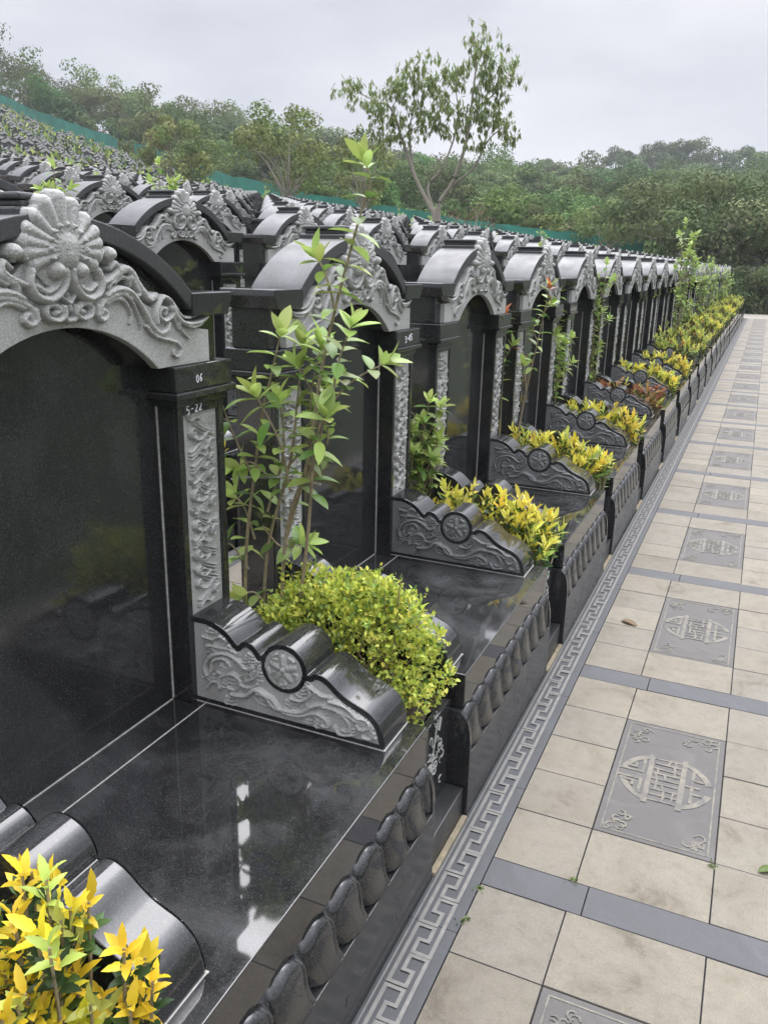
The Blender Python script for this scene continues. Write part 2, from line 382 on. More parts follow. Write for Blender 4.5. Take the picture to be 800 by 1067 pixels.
SIDE = [
(.010,.012,.018,[(0.133,1.778),(0.155,1.801),(0.183,1.817),(0.207,1.819),(0.226,1.807),(0.240,1.787),(0.260,1.766),(0.284,1.748),(0.307,1.752)]),
(.007,.006,.014,[(0.159,1.788),(0.184,1.799),(0.207,1.795),(0.215,1.779)]),
(.008,.006,.016,[(0.217,1.799),(0.233,1.779),(0.247,1.760),(0.240,1.756)]),
(.009,.003,.016,[(0.274,1.749),(0.293,1.743),(0.311,1.761)]),
(.010,.009,.020,[(0.125,1.759),(0.152,1.770),(0.184,1.772),(0.213,1.763),(0.238,1.740),(0.264,1.709),(0.287,1.678),(0.315,1.659),(0.343,1.664),(0.354,1.681)]),
(.009,.004,.017,[(0.124,1.750),(0.154,1.761),(0.186,1.759),(0.211,1.745),(0.227,1.722),(0.240,1.693),(0.243,1.674)]),
(.009,.004,.015,[(0.123,1.740),(0.155,1.750),(0.184,1.746),(0.203,1.727),(0.210,1.707),(0.205,1.689)]),
(.007,.003,.013,[(0.212,1.753),(0.247,1.734),(0.270,1.708),(0.278,1.685)]),
(.009,.007,.020,[(0.301,1.686),(0.302,1.715),(0.330,1.749),(0.366,1.734),(0.369,1.704),(0.335,1.689),(0.314,1.704),(0.324,1.721),(0.345,1.718),(0.340,1.707)]),
(.009,.003,.016,[(0.353,1.745),(0.379,1.725),(0.399,1.705),(0.427,1.692),(0.468,1.694)]),
(.012,.003,.020,[(0.368,1.721),(0.387,1.696),(0.415,1.680),(0.455,1.675),(0.497,1.680),(0.526,1.691)]),
(.008,.003,.016,[(0.418,1.677),(0.447,1.667),(0.485,1.669),(0.521,1.685)]),
(.008,.003,.014,[(0.370,1.704),(0.382,1.679),(0.394,1.661)]),
(.008,.003,.014,[(0.387,1.694),(0.403,1.663),(0.427,1.643),(0.441,1.638)]),
(.007,.006,.015,[(0.264,1.679),(0.288,1.657),(0.324,1.644),(0.365,1.635),(0.392,1.624),(0.402,1.607),(0.386,1.592),(0.367,1.599),(0.369,1.609)]),
(.010,.008,.022,[(0.103,1.783),(0.141,1.796),(0.169,1.816),(0.163,1.832),(0.146,1.821)]),
(.009,.009,.02,[(0.093,1.734),(0.093,1.712),(0.110,1.703),(0.124,1.715),(0.112,1.726),(0.103,1.717)]),
(.010,.009,.02,[(0.091,1.716),(0.103,1.737),(0.136,1.754),(0.179,1.762),(0.201,1.761)]),
(.009,.009,.02,[(0.145,1.789),(0.173,1.807),(0.207,1.819)]),
(.009,.007,.02,[(0.107,1.840),(0.122,1.858),(0.140,1.852),(0.136,1.836)]),
]
SIDE = SIDE + [(a, b, h, [(-x, y) for x, y in p]) for a, b, h, p in SIDE]
FLUTE = [(-0.000,1.895,0.001,1.966),(0.013,1.890,0.040,1.953),(0.023,1.880,0.073,1.925),(0.030,1.872,0.097,1.900),(0.033,1.865,0.105,1.876),(0.030,1.858,0.099,1.852),(0.026,1.850,0.086,1.829)]
SHELL = []
for i, (a, b, c, d) in enumerate(FLUTE):
    for sg in ((1, -1) if i else (1,)):
        SHELL.append((.010, .0185, .027, [(a * sg, b), ((a + c) / 2 * sg, (b + d) / 2), (c * sg, d)]))
for sg in (1, -1):
    SHELL += [(.011,.010,.030,[(.010*sg,1.815),(.013*sg,1.790),(.032*sg,1.766),(.060*sg,1.754),(.092*sg,1.764),(.106*sg,1.790),(.098*sg,1.815)]),
              (.008,.008,.024,[(.024*sg,1.806),(.032*sg,1.785),(.060*sg,1.771),(.087*sg,1.784)]),
              (.008,.008,.022,[(.018*sg,1.737),(.018*sg,1.720),(.038*sg,1.709),(.064*sg,1.717),(.067*sg,1.738),(.042*sg,1.742),(.028*sg,1.731),(.044*sg,1.724)]),
              (.005,.005,.02,[(0,1.745),(.02*sg,1.760)])]
SHELL += [(.008,.008,.02,[(-0.020,1.728),(-0.018,1.713),(0,1.707),(0.018,1.713),(0.020,1.728)]), (.005,.005,.02,[(0,1.73),(0,1.765)])]
SHELLB = [(.100, .014, 0, 1.868), (.041, .037, 0, 1.866), (.038, .037, 0, 1.850),(.021,.040,-.034,1.816),(.021,.040,.034,1.816),(.018,.03,.138,1.853),(.018,.03,-.138,1.853)]
for k in range(11):
    a = R(-25 + 230 * k / 10); SHELLB.append((.0072, .036, .053 * math.cos(a), 1.862 + .050 * math.sin(a)))
WALLS = [
(.009,.008,.010,[(-0.838,0.631),(-0.845,0.662),(-0.815,0.701),(-0.764,0.717),(-0.725,0.703),(-0.697,0.683),(-0.672,0.693)]),
(.007,.006,.010,[(-0.822,0.649),(-0.813,0.683),(-0.775,0.699),(-0.751,0.679),(-0.777,0.648),(-0.799,0.654),(-0.786,0.674)]),
(.006,.004,.008,[(-0.847,0.759),(-0.812,0.754),(-0.782,0.768),(-0.743,0.748)]),
(.006,.004,.008,[(-0.833,0.729),(-0.798,0.733),(-0.754,0.733),(-0.729,0.725)]),
(.008,.007,.010,[(-0.794,0.597),(-0.788,0.634),(-0.747,0.653),(-0.718,0.636),(-0.734,0.605),(-0.764,0.605)]),
(.009,.008,.011,[(-0.749,0.587),(-0.700,0.594),(-0.665,0.622),(-0.631,0.612),(-0.603,0.582),(-0.556,0.580),(-0.509,0.588),(-0.473,0.616),(-0.436,0.629),(-0.401,0.625),(-0.365,0.617),(-0.330,0.604)]),
(.008,.007,.010,[(-0.660,0.614),(-0.612,0.607),(-0.575,0.575),(-0.519,0.572),(-0.463,0.595),(-0.427,0.582),(-0.423,0.561),(-0.441,0.561)]),
(.008,.006,.010,[(-0.436,0.625),(-0.392,0.623),(-0.356,0.597),(-0.356,0.566),(-0.378,0.564)]),
(.008,.007,.010,[(-0.418,0.647),(-0.365,0.643),(-0.330,0.617),(-0.296,0.618),(-0.295,0.591),(-0.317,0.581),(-0.330,0.591)]),
(.006,.005,.009,[(-0.481,0.676),(-0.445,0.658),(-0.410,0.658)]),
(.006,.005,.009,[(-0.546,0.624),(-0.509,0.624),(-0.481,0.649),(-0.490,0.678)]),
(.006,.005,.009,[(-0.698,0.641),(-0.664,0.663),(-0.653,0.698)]),
(.006,.004,.008,[(-0.312,0.560),(-0.286,0.558),(-0.278,0.578)]),
(.007,.006,.009,[(-0.840,0.588),(-0.819,0.612),(-0.799,0.612)]),
(.007,.006,.009,[(-0.400,0.567),(-0.382,0.549),(-0.347,0.555)]),
(.006,.006,.009,[(-0.718,0.627),(-0.684,0.624),(-0.659,0.641)]),
]
EXTRA = []
_g = random.Random(12)
for _ in range(46):
    _x = _g.uniform(-.86, -.30); _t = .80 if _x < -.78 else .74 if _x < -.5 else .70 if _x < -.40 else .62; _y = _g.uniform(.55, _t); _a = _g.uniform(-.9, .5)
    for _k in range(3): EXTRA.append((.0042, .002, .0055, [(_x + .004 * _k, _y + .010 * _k), (_x + .02 * math.cos(_a) + .004 * _k, _y + .02 * math.sin(_a) + .012 * _k), (_x + .045 * math.cos(_a + .35), _y + .045 * math.sin(_a + .35) + .013 * _k)]))
def swirls(u0, u1, v0, v1, n, seed, h=.012):
    """clouds and flowing manes: bundles of fine parallel curves ending in small scrolls"""
    g = random.Random(seed); S = []; w = u1 - u0; y = v0; side = 1
    while y < v1:
        cx = u0 + w * (.5 + .30 * side) ; a = (u0 if side > 0 else u1)
        a += side * g.uniform(.006, .022)
        for k in range(3):
            o = .0105 * k + g.uniform(-.002, .002)
            S.append((.0046, .0028, h * (.75 + .06 * k), [(a + side * .004, y + o), (a + side * w * .25, y + .012 + o + g.uniform(-.003, .003)), (a + side * w * .55, y + .036 + o * .8), (a + side * w * .72 + g.uniform(-.006, .006), y + .075 + o * .5)]))
        r0 = g.uniform(.015, .021); cy = y + .030
        S.append((.0050, .0036, h * 1.15, [(cx + r0 * (1 - .105 * i) * math.cos(side * (i * .85 + 1)), cy + r0 * (1 - .105 * i) * math.sin(side * (i * .85 + 1))) for i in range(9)]))
        S.append((.0045, .003, h, [(cx - side * .03, y + .062), (cx - side * .012, y + .070), (cx + side * .012, y + .064), (cx + side * .022, y + .078)]))
        S.append((.0045, .003, h, [(cx - side * .05, y + .012), (cx - side * .03, y + .002), (cx - side * .01, y + .006)]))
        y += g.uniform(.040, .052); side = -side if g.random() < .75 else side
    return S

# ------------------------------------------------------------------ one tomb, in its own coordinates: x as in the world, y from its middle, z from the path
HW = .585
def arc(y1, apex, edge, n):
    """circular arc through (-y1, edge), (0, apex), (y1, edge)"""
    s = apex - edge; r = (y1 * y1 + s * s) / (2 * s); a = math.asin(min(1, y1 / r))
    return [(r * math.sin(t), apex - r + r * math.cos(t)) for t in np.linspace(-a, a, n)]
MC, MRAD = (-.570, .709), .0765
WP = [(-.905, .53), (-.905, .812)] + [tuple(p) for p in catmull([(-.870, .812), (-.835, .811), (-.804, .803), (-.776, .790), (-.752, .772), (-.728, .748)], 4)] + \
     [tuple(p) for p in catmull([(-.716, .762), (-.700, .767), (-.682, .764), (-.664, .752), (-.650, .733)], 3)] + \
     [(MC[0] + MRAD * math.cos(R(a)), MC[1] + MRAD * math.sin(R(a))) for a in range(158, -3, -8)] + \
     [tuple(p) for p in catmull([(-.484, .706), (-.470, .716), (-.450, .717), (-.430, .710), (-.410, .696), (-.388, .678), (-.362, .662), (-.335, .651), (-.308, .641), (-.284, .627), (-.264, .606), (-.252, .578), (-.246, .55), (-.245, .53)], 3)]
ARCH_IN = arc(.31, 1.690, 1.566, 21)
ROOF_OUT = arc(.455, 1.935, 1.757, 33); ROOF_IN = arc(.445, 1.893, 1.712, 33)
def front_profile(inset):
    return [(-.146 - inset, .25), (-.147 - inset, .30), (-.152 - inset, .34), (-.163 - inset, .376), (-.185 - inset, .400)]
def petals(mb, y0, y1, ny, nt, m):
    Y = np.linspace(y0, y1, ny); T = np.linspace(0, 1, nt)
    pr = catmull(front_profile(.026), 8); k = np.linspace(0, len(pr) - 1, nt)
    px = np.interp(k, np.arange(len(pr)), pr[:, 0]); pz = np.interp(k, np.arange(len(pr)), pr[:, 1])
    tx, tz = np.gradient(px), np.gradient(pz); ln = np.hypot(tx, tz); nx, nz_ = tz / ln, -tx / ln
    nx = np.abs(nx); nz_ = np.abs(nz_)
    ph = (Y[:, None] + .052 * T[None] + .010 * np.sin(T[None] * 6.2)) / .1375
    f = ph - np.floor(ph)
    body = np.sqrt(np.clip(1 - (1 - np.clip(f / .52, 0, 1)) ** 2, 0, 1)) * np.sqrt(np.clip((.94 - f) / .14, 0, 1))
    seam = np.exp(-((f - .73) / .022) ** 2)
    top = np.clip((.97 - .30 * np.abs(2 * f - .95) ** 1.6 - T[None]) / .16, 0, 1) ** .5
    env = np.clip(T / .07 + .25, 0, 1)[None]
    h = (.026 * body * (1 + .10 * np.sin(T * 5 + 2.8)[None]) - .0035 * seam * body) * env * top + .006 * np.exp(-(T / .09) ** 2)[None] * body
    P = np.stack([px[None] + nx[None] * h, np.broadcast_to(Y[:, None], h.shape), pz[None] + nz_[None] * h], -1)
    mb.grid(P, m)
def b_plinth(mb): mb.box(-1.04, -.145, -HW, HW, 0, .25, M_PLINTH)
def b_lotus(mb, fine=True):
    core = [(-.65, .02, .71, .165, .14, .16), (-.53, .01, .73, .17, .155, .16), (-.42, .01, .685, .14, .155, .17), (-.33, .02, .57, .10, .14, .13), (-.72, .02, .68, .09, .12, .11), (-.285, .03, .49, .055, .10, .09), (-.49, .02, .79, .11, .11, .09)]
    mb.prism(core, -HW + .02, HW - .02, 'y', M_BLACK)
    cap = [(-1.03, .2505)] + [tuple(p) for p in catmull(front_profile(0), 4)] + [(-.23, .402), (-1.03, .402)]
    for a, b in ((-HW, -HW + .02), (HW - .02, HW)): mb.prism(cap, a, b, 'y', M_BLACK)
    petals(mb, -HW + .02, HW - .02, 340 if fine else 120, 20 if fine else 9, M_BLACK)
def b_platform(mb): mb.box(-1.03, -.183, -.560, .585, .4025, .53, M_TOP)
def b_wall(mb, s):
    a, b = (.415, .583) if s > 0 else (-.558, -.425)
    mb.prism(WP, a, b, 'y', M_BLACK)
def wall_panel(mbs, s, step, m):
    """rim, carved field and medallion on the wall's inner face"""
    y = .415 if s > 0 else -.425; sg = -1 if s > 0 else 1
    U, V, H = relief(WALLS + EXTRA, [], -.91, -.24, .525, .82, step, .0004); H = H * 1.55
    ins, D = poly_dist(np.array(WP), U, V); rad = np.hypot(U[:, None] - MC[0], V[None] - MC[1])
    ring = (rad < MRAD) & (rad > .061)
    field = ins & (D > .017) & (rad > MRAD)
    fn = lambda u, v, h: (u, y + sg * h, v)
    base = .0015
    H2 = np.where(field, base + H, 0)
    P = np.stack(fn(U[:, None] + 0 * V[None], V[None] + 0 * U[:, None], np.where(field, H2, .001)), -1)
    c4 = lambda m_: m_[:-1, :-1] & m_[1:, :-1] & m_[1:, 1:] & m_[:-1, 1:]
    mbs[0].grid(P, m, c4(ins & (D > .014) & (rad > MRAD - .003)))
    rim = (ins & (D <= .017) & (rad > MRAD)) | ring
    Hr = np.where(rim, .0035, -.004)
    P = np.stack(fn(U[:, None] + 0 * V[None], V[None] + 0 * U[:, None], Hr), -1)
    any4 = rim[:-1, :-1] | rim[1:, :-1] | rim[1:, 1:] | rim[:-1, 1:]
    mbs[1].grid(P, M_BLACK, any4 & c4(ins | ring))
    fl = []
    for k in range(5):
        a = R(72 * k + 20); fl.append((.011, .010, .009, [(MC[0] + .018 * math.cos(a), MC[1] + .018 * math.sin(a)), (MC[0] + .038 * math.cos(a), MC[1] + .038 * math.sin(a))]))
        fl.append((.004, .004, .008, [(MC[0] + .050 * math.cos(a + .4), MC[1] + .050 * math.sin(a + .4)), (MC[0] + .047 * math.cos(a + .75), MC[1] + .047 * math.sin(a + .75)), (MC[0] + .035 * math.cos(a + .63), MC[1] + .035 * math.sin(a + .63))]))
    U, V, H = relief(fl, [(.012, .012, MC[0], MC[1])], MC[0] - .066, MC[0] + .066, MC[1] - .066, MC[1] + .066, step, .0003)
    disc = np.hypot(U[:, None] - MC[0], V[None] - MC[1]) < .064
    P = np.stack(fn(U[:, None] + 0 * V[None], V[None] + 0 * U[:, None], H + .003), -1)
    mbs[2].grid(P, m, c4(disc))
def b_slab(mb): mb.box(-1.02, -.955, -.43, .43, .531, 1.74, M_BLACK)
PY0, PY1, PX = .388, .604, -.893
def b_pillar(mb, s):
    f = lambda a, b: (a, b) if s > 0 else (-b, -a)
    mb.box(-1.035, PX, *f(PY0, PY1), .531, 1.45, M_BLACK)
    for a, b, z0, z1 in ((PY0, .412, .531, 1.449), (.577, PY1, .531, 1.449), (.4125, .5765, 1.425, 1.449), (.4125, .5765, .531, .80)):
        mb.box(PX + .0005, PX + .012, *f(a, b), z0, z1, M_BLACK)
def b_pillar_panel(mb, s, step, seed):
    S = swirls(.43, .56, .83, 1.38, 30, seed, .017)
    U, V, H = relief(S, [], .4125, .5765, .80, 1.425, step, .0004)
    P = np.stack([PX + .002 + np.clip(H, 0, .018), s * (U[:, None] + 0 * V[None]), V[None] + 0 * U[:, None]], -1)
    mb.grid(P, M_GREY)
def b_capital(mb, s):
    f = lambda a, b: (a, b) if s > 0 else (-b, -a)
    mb.box(-1.05, -.872, *f(PY0 - .012, PY1 + .010), 1.4505, 1.474, M_BLACK)
    mb.box(-1.065, -.850, *f(PY0 - .036, PY1 + .028), 1.4745, 1.494, M_BLACK)
    mb.box(-1.06, -.860, *f(PY0 - .028, PY1 + .020), 1.4945, 1.565, M_BLACK)
def b_entablature(mb):
    poly = [(-.60, 1.5655), (-.60, 1.695), (-.43, 1.73)] + [p for p in arc(.43, 1.885, 1.73, 25)[1:-1]] + [(.43, 1.73), (.60, 1.695), (.60, 1.5655), (.345, 1.5655)] + [(y, z) for y, z in arc(.33, 1.70, 1.568, 13)[::-1]] + [(-.345, 1.5655)]
    mb.prism(poly, -1.045, -.9005, 'x', M_BLACK)
def b_pediment(mb):
    poly = [(-.535, 1.566), (-.535, 1.654), (-.40, 1.672), (-.27, 1.735), (-.14, 1.80), (-.07, 1.86), (.07, 1.86), (.14, 1.80), (.27, 1.735), (.40, 1.672), (.535, 1.654), (.535, 1.566)] + ARCH_IN[::-1]
    mb.prism(poly, -.9, -.874, 'x', M_GREY)
def b_carving(mb, step):
    U, V, H = relief(SIDE, [], -.56, .56, 1.56, 1.87, step)
    relief_part(mb, U, V, H, lambda u, v, h: (-.875 + h, u, v), M_GREY, .024)
def b_shell(mb, step):
    U, V, H = relief(SHELL, SHELLB, -.18, .18, 1.69, 1.99, step)
    relief_part(mb, U, V, H, lambda u, v, h: (-.870 + h, u, v), M_GREY, .028)
def b_roof(mb, m=None):
    poly = ROOF_OUT + ROOF_IN[::-1]
    mb.prism(poly, -1.06, -.862, 'x', m or M_ROOF)
def b_eave(mb, s):
    f = lambda a, b: (a, b) if s > 0 else (-b, -a)
    poly = [(.447, 1.6955), (.447, 1.757), (.632, 1.757), (.636, 1.735), (.622, 1.718), (.612, 1.6955)]
    mb.prism([(s * y, z) for y, z in poly], -1.066, -.858, 'x', M_BLACK)
def b_ridge(mb):
    mb.box(-1.066, -.885, -.105, .105, 1.918, 1.943, M_ROOF)
    mb.box(-1.060, -.888, -.082, .082, 1.9435, 1.958, M_ROOF)
    mb.box(-1.064, -.885, -.090, .090, 1.9585, 1.973, M_ROOF)

def chalk(mb, word, y, z, size, x):
    G = {'5': [[(.8, 1), (.15, 1), (.1, .58), (.6, .6), (.75, .3), (.5, .02), (.05, .05)]], '2': [[(.1, .8), (.4, 1), (.75, .8), (.6, .45), (.05, .02), (.85, .06)]],
         '-': [[(.1, .5), (.8, .56)]], '0': [[(.4, 1), (.08, .7), (.12, .2), (.45, .02), (.75, .3), (.7, .8), (.4, 1)]], '6': [[(.7, 1), (.25, .7), (.1, .25), (.4, .0), (.7, .25), (.45, .5), (.15, .3)]],
         '3': [[(.1, .95), (.55, 1), (.7, .78), (.35, .55), (.75, .35), (.55, .03), (.05, .08)]], '4': [[(.6, 0), (.6, 1), (.05, .35), (.85, .38)]]}
    k = 0
    for ch in word:
        for st in G.get(ch, []):
            pts = catmull(st, 4); a = [(x, y + (k * .95 + p[0] * .75) * size, z + p[1] * size * 1.2 + k * size * .10) for p in pts]
            mb.tube(a, size * .09, M_CHALK, 4)
        k += 1

protos = {}
def full_protos():
    def keep(key, f, bevel=.0025, **kw):
        mb = MB(); f(mb); protos[key] = mb.mesh(key.split('|')[0], bevel=bevel, **kw)
    keep('plinth', b_plinth); keep('lotus_course', b_lotus, 0); keep('platform', b_platform, .003)
    for s, k in ((1, '+'), (-1, '-')):
        keep('side_wall|' + k, lambda mb: b_wall(mb, s), .003)
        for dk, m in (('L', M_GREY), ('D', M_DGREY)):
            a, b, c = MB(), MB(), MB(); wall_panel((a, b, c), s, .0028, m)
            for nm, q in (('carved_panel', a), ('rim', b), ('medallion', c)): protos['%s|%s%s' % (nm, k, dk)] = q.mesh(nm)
        keep('pillar|' + k, lambda mb: b_pillar(mb, s)); keep('pillar_carving|' + k, lambda mb: b_pillar_panel(mb, s, .0026, 5 + s), 0)
        keep('capital|' + k, lambda mb: b_capital(mb, s), .004); keep('eave|' + k, lambda mb: b_eave(mb, s), .003)
    keep('slab', b_slab); keep('gable', b_entablature); keep('pediment', b_pediment, .002); keep('carving', lambda mb: b_carving(mb, .003), 0, angle=60)
    keep('shell_crest', lambda mb: b_shell(mb, .0026), 0); keep('roof', b_roof, .003); keep('ridge_cap', b_ridge, .005)
    mb = MB()
    mb.box(-.957, -.952, -.384, .384, .5302, .533, M_CAULK); mb.box(-.850, -.8465, -.42, .41, .5301, .5315, M_CAULK)
    for s in (1, -1):
        mb.box(-.9552, -.951, s * .386 - .002, s * .386 + .002, .536, 1.448, M_CAULK)
        mb.box(-.90, -.24, (.409 if s > 0 else -.425), (.415 if s > 0 else -.419), .5301, .5325, M_CAULK)
    mb.box(-.245, -.2418, -.56, -.425, .5301, .532, M_CAULK); mb.box(-.245, -.2418, .415, .583, .5301, .532, M_CAULK)
    protos['caulk_line'] = mb.mesh('caulk_line')
full_protos()
def inst(key, parent, name=None):
    return link(bpy.data.objects.new(name or key.split('|')[0], protos[key]), parent)
def full_tomb(loc, label, group, light=False):
    t = empty('tomb', loc, label=label, cat='tomb', group=group)
    inst('plinth', t); inst('lotus_course', t); inst('platform', t)
    inst('caulk_line', t)
    for k in '+-':
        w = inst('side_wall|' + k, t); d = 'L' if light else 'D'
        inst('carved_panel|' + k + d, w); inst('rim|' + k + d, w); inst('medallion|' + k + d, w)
        p = inst('pillar|' + k, t); inst('pillar_carving|' + k, p, 'carved_panel'); inst('capital|' + k, p)
        inst('eave|' + k, t)
    inst('slab', t); inst('gable', t)
    pd = inst('pediment', t); inst('carving', pd); inst('shell_crest', pd)
    r = inst('roof', t); inst('ridge_cap', r)
    return t
# middle distance: five parts; farther: one mesh
def lod_protos():
    a = MB(); b_plinth(a); b_lotus(a, False); b_platform(a); protos['m_base'] = a.mesh('base')
    for s in (1, -1):
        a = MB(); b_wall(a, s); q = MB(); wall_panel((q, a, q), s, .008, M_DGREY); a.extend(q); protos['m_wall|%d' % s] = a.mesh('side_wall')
    a = MB(); b_slab(a); b_entablature(a)
    for s in (1, -1): b_pillar(a, s); b_capital(a, s); b_pillar_panel(a, s, .009, 5 + s)
    a.box(-.957, -.949, -.384, .384, .5302, .5345, M_CAULK)
    for s in (1, -1): a.box(-.9552, -.949, s * .386 - .003, s * .386 + .003, .536, 1.448, M_CAULK)
    protos['m_stele'] = a.mesh('stele')
    a = MB(); b_pediment(a); b_carving(a, .006); b_shell(a, .005); protos['m_pediment'] = a.mesh('pediment')
    a = MB(); b_roof(a); b_ridge(a); b_eave(a, 1); b_eave(a, -1); protos['m_roof'] = a.mesh('roof', bevel=.003)
    a = MB(); b_plinth(a); b_platform(a); a.box(-1.03, -.17, -HW, HW, .2505, .402, M_BLACK); b_slab(a); b_entablature(a)
    for s in (1, -1):
        b_wall(a, s); a.box(-1.03, PX, s * .496 - .108, s * .496 + .108, .531, 1.45, M_BLACK); a.box(PX, PX + .006, s * .495 - .08, s * .495 + .08, .80, 1.425, M_GREY)
        b_capital(a, s); b_eave(a, s)
    b_pediment(a); b_carving(a, .013); b_shell(a, .011); b_roof(a); b_ridge(a)
    protos['far'] = a.mesh('tomb')
lod_protos()
def mid_tomb(loc, label, group):
    t = empty('tomb', loc, label=label, cat='tomb', group=group)
    for k, n in (('m_base', 'base'), ('m_wall|1', 'side_wall'), ('m_wall|-1', 'side_wall'), ('m_stele', 'stele'), ('m_pediment', 'pediment'), ('m_roof', 'roof')): inst(k, t, n)
    return t
def far_tomb(loc, label, group):
    o = bpy.data.objects.new('tomb', protos['far']); o.location = loc; COL.objects.link(o)
    return tag(o, label, 'tomb', group)

# ------------------------------------------------------------------ terrain
PITCH, ROWX, ROWZ, Y1 = 1.5, 1.87, .26, 1.440
def plane_z(X): return np.maximum(-.08, .139 * (-np.asarray(X) - 1.1) - .08)
AZ = np.array([-60, -20, -3.8, 1.2, 5.4, 9.9, 14.6, 19.5, 24.4, 28.7, 34.2, 40.9, 43.3, 45.4, 47.4, 50.2, 62, 90])
RF = np.array([44, 44, 46, 48, 50, 51, 52, 53, 56, 60, 72, 98, 106, 112, 125, 135, 135, 135.])
ZF = np.array([-.1, -.1, 0, .2, .5, .9, 1.35, 1.9, 2.7, 3.5, 5.6, 11.0, 13.2, 15.0, 18.6, 22.5, 24, 24])
RR = np.array([210, 210, 210, 210, 210, 210, 205, 208, 200, 198, 182, 168, 166, 162, 156, 156, 156, 156.])
ZR = np.array([16, 16, 16.5, 17, 17.5, 17.5, 18.2, 18.6, 20.3, 21.8, 22.3, 21.0, 20.6, 20.4, 20.3, 23.2, 24.5, 24.5])
def terrain_z(x, y):
    dx, dy = np.asarray(x, float) - .558, np.asarray(y, float); r = np.hypot(dx, dy); az = np.degrees(np.arctan2(-dx, dy))
    rf, zf, rr, zr_ = (np.interp(az, AZ, q) for q in (RF, ZF, RR, ZR)); rb = np.minimum(44, rf - 4)
    k = rb / np.maximum(r, 1e-6); pz = plane_z(np.where(r < rb, x, .558 + dx * k))
    z = np.where(r < rb, pz, np.where(r < rf, pz + (zf - pz) * (r - rb) / (rf - rb), zf + (zr_ - zf) * np.clip((r - rf) / (rr - rf), 0, 1) ** .8))
    z = np.where(r > rr, zr_ - (r - rr) * .05, z)
    side = np.clip((np.abs(az - 20) - 75) / 40, 0, 1); z = z * (1 - side) + np.minimum(z, plane_z(x)) * side
    return z
radii = np.concatenate([np.linspace(.5, 46, 60), np.linspace(48, 230, 70), np.geomspace(240, 700, 14)])
angs = np.radians(np.linspace(-180, 180, 241))
AA, RRg = np.meshgrid(angs, radii, indexing='ij')
GX, GY = .558 - RRg * np.sin(AA), RRg * np.cos(AA)
mb = MB(); mb.grid(np.stack([GX, GY, terrain_z(GX, GY) - .06], -1), M_GROUND)
tag(mb.build('ground'), kind='structure')

# terraces: a flat tread for every row up the slope, with its riser
mb = MB(); NROW = 22
for k in range(2, NROW):
    xa, xb = -1.075 - ROWX * k, -1.075 - ROWX * (k - 1); z = ROWZ * k
    y1 = 46 - max(0, k - 12) * .2
    mb.box(xa, xb, -2.5, y1, z - .9, z - .004, M_PAVE)
tag(mb.build('terrace'), kind='structure')

# ------------------------------------------------------------------ paved path
def path_tiles(Ya, Yb):
    """tiles (beige), bands (dark slate) and the places of the carved slabs; band at 2.07 + 1.5 k"""
    mb = MB(); g = .0015; slabs = []
    k0 = int(math.floor((Ya - 2.07) / PITCH)); k = k0
    cols = [(0.0, .2665), (.2665, .6615), (.6615, .928)]
    def t(x0, x1, y0, y1, m, top):
        mb.box(x0 + g, x1 - g, y0 + g, y1 - g, -.06, top, m)
    while 2.07 + k * PITCH < Yb:
        y = 2.07 + k * PITCH; rows = [.1326, .4154, .6795, .9436, 1.2077, 1.5]
        q = random.Random(k * 7 + 3)
        t(0.0, .31, y, y + .1326, M_BAND, 0); t(.31, .928, y, y + .1326, M_BAND, .0006)
        for c, (x0, x1) in enumerate(cols):
            for i in range(5):
                if c == 1 and 1 <= i <= 3: continue
                t(x0, x1, y + rows[i], y + rows[i + 1], M_TILE, q.uniform(-.0012, .0012))
        slabs.append((y + .4154, y + 1.2077)); k += 1
    return mb, slabs
mb, SLABS = path_tiles(-.5, 36)
mb.box(-.142, 1.02, -1.0, 36.6, -.10, -.012, M_JOINT)
path = tag(mb.build('path', bevel=.0012, seg=1), kind='structure')
S0, S1 = SLABS[0]
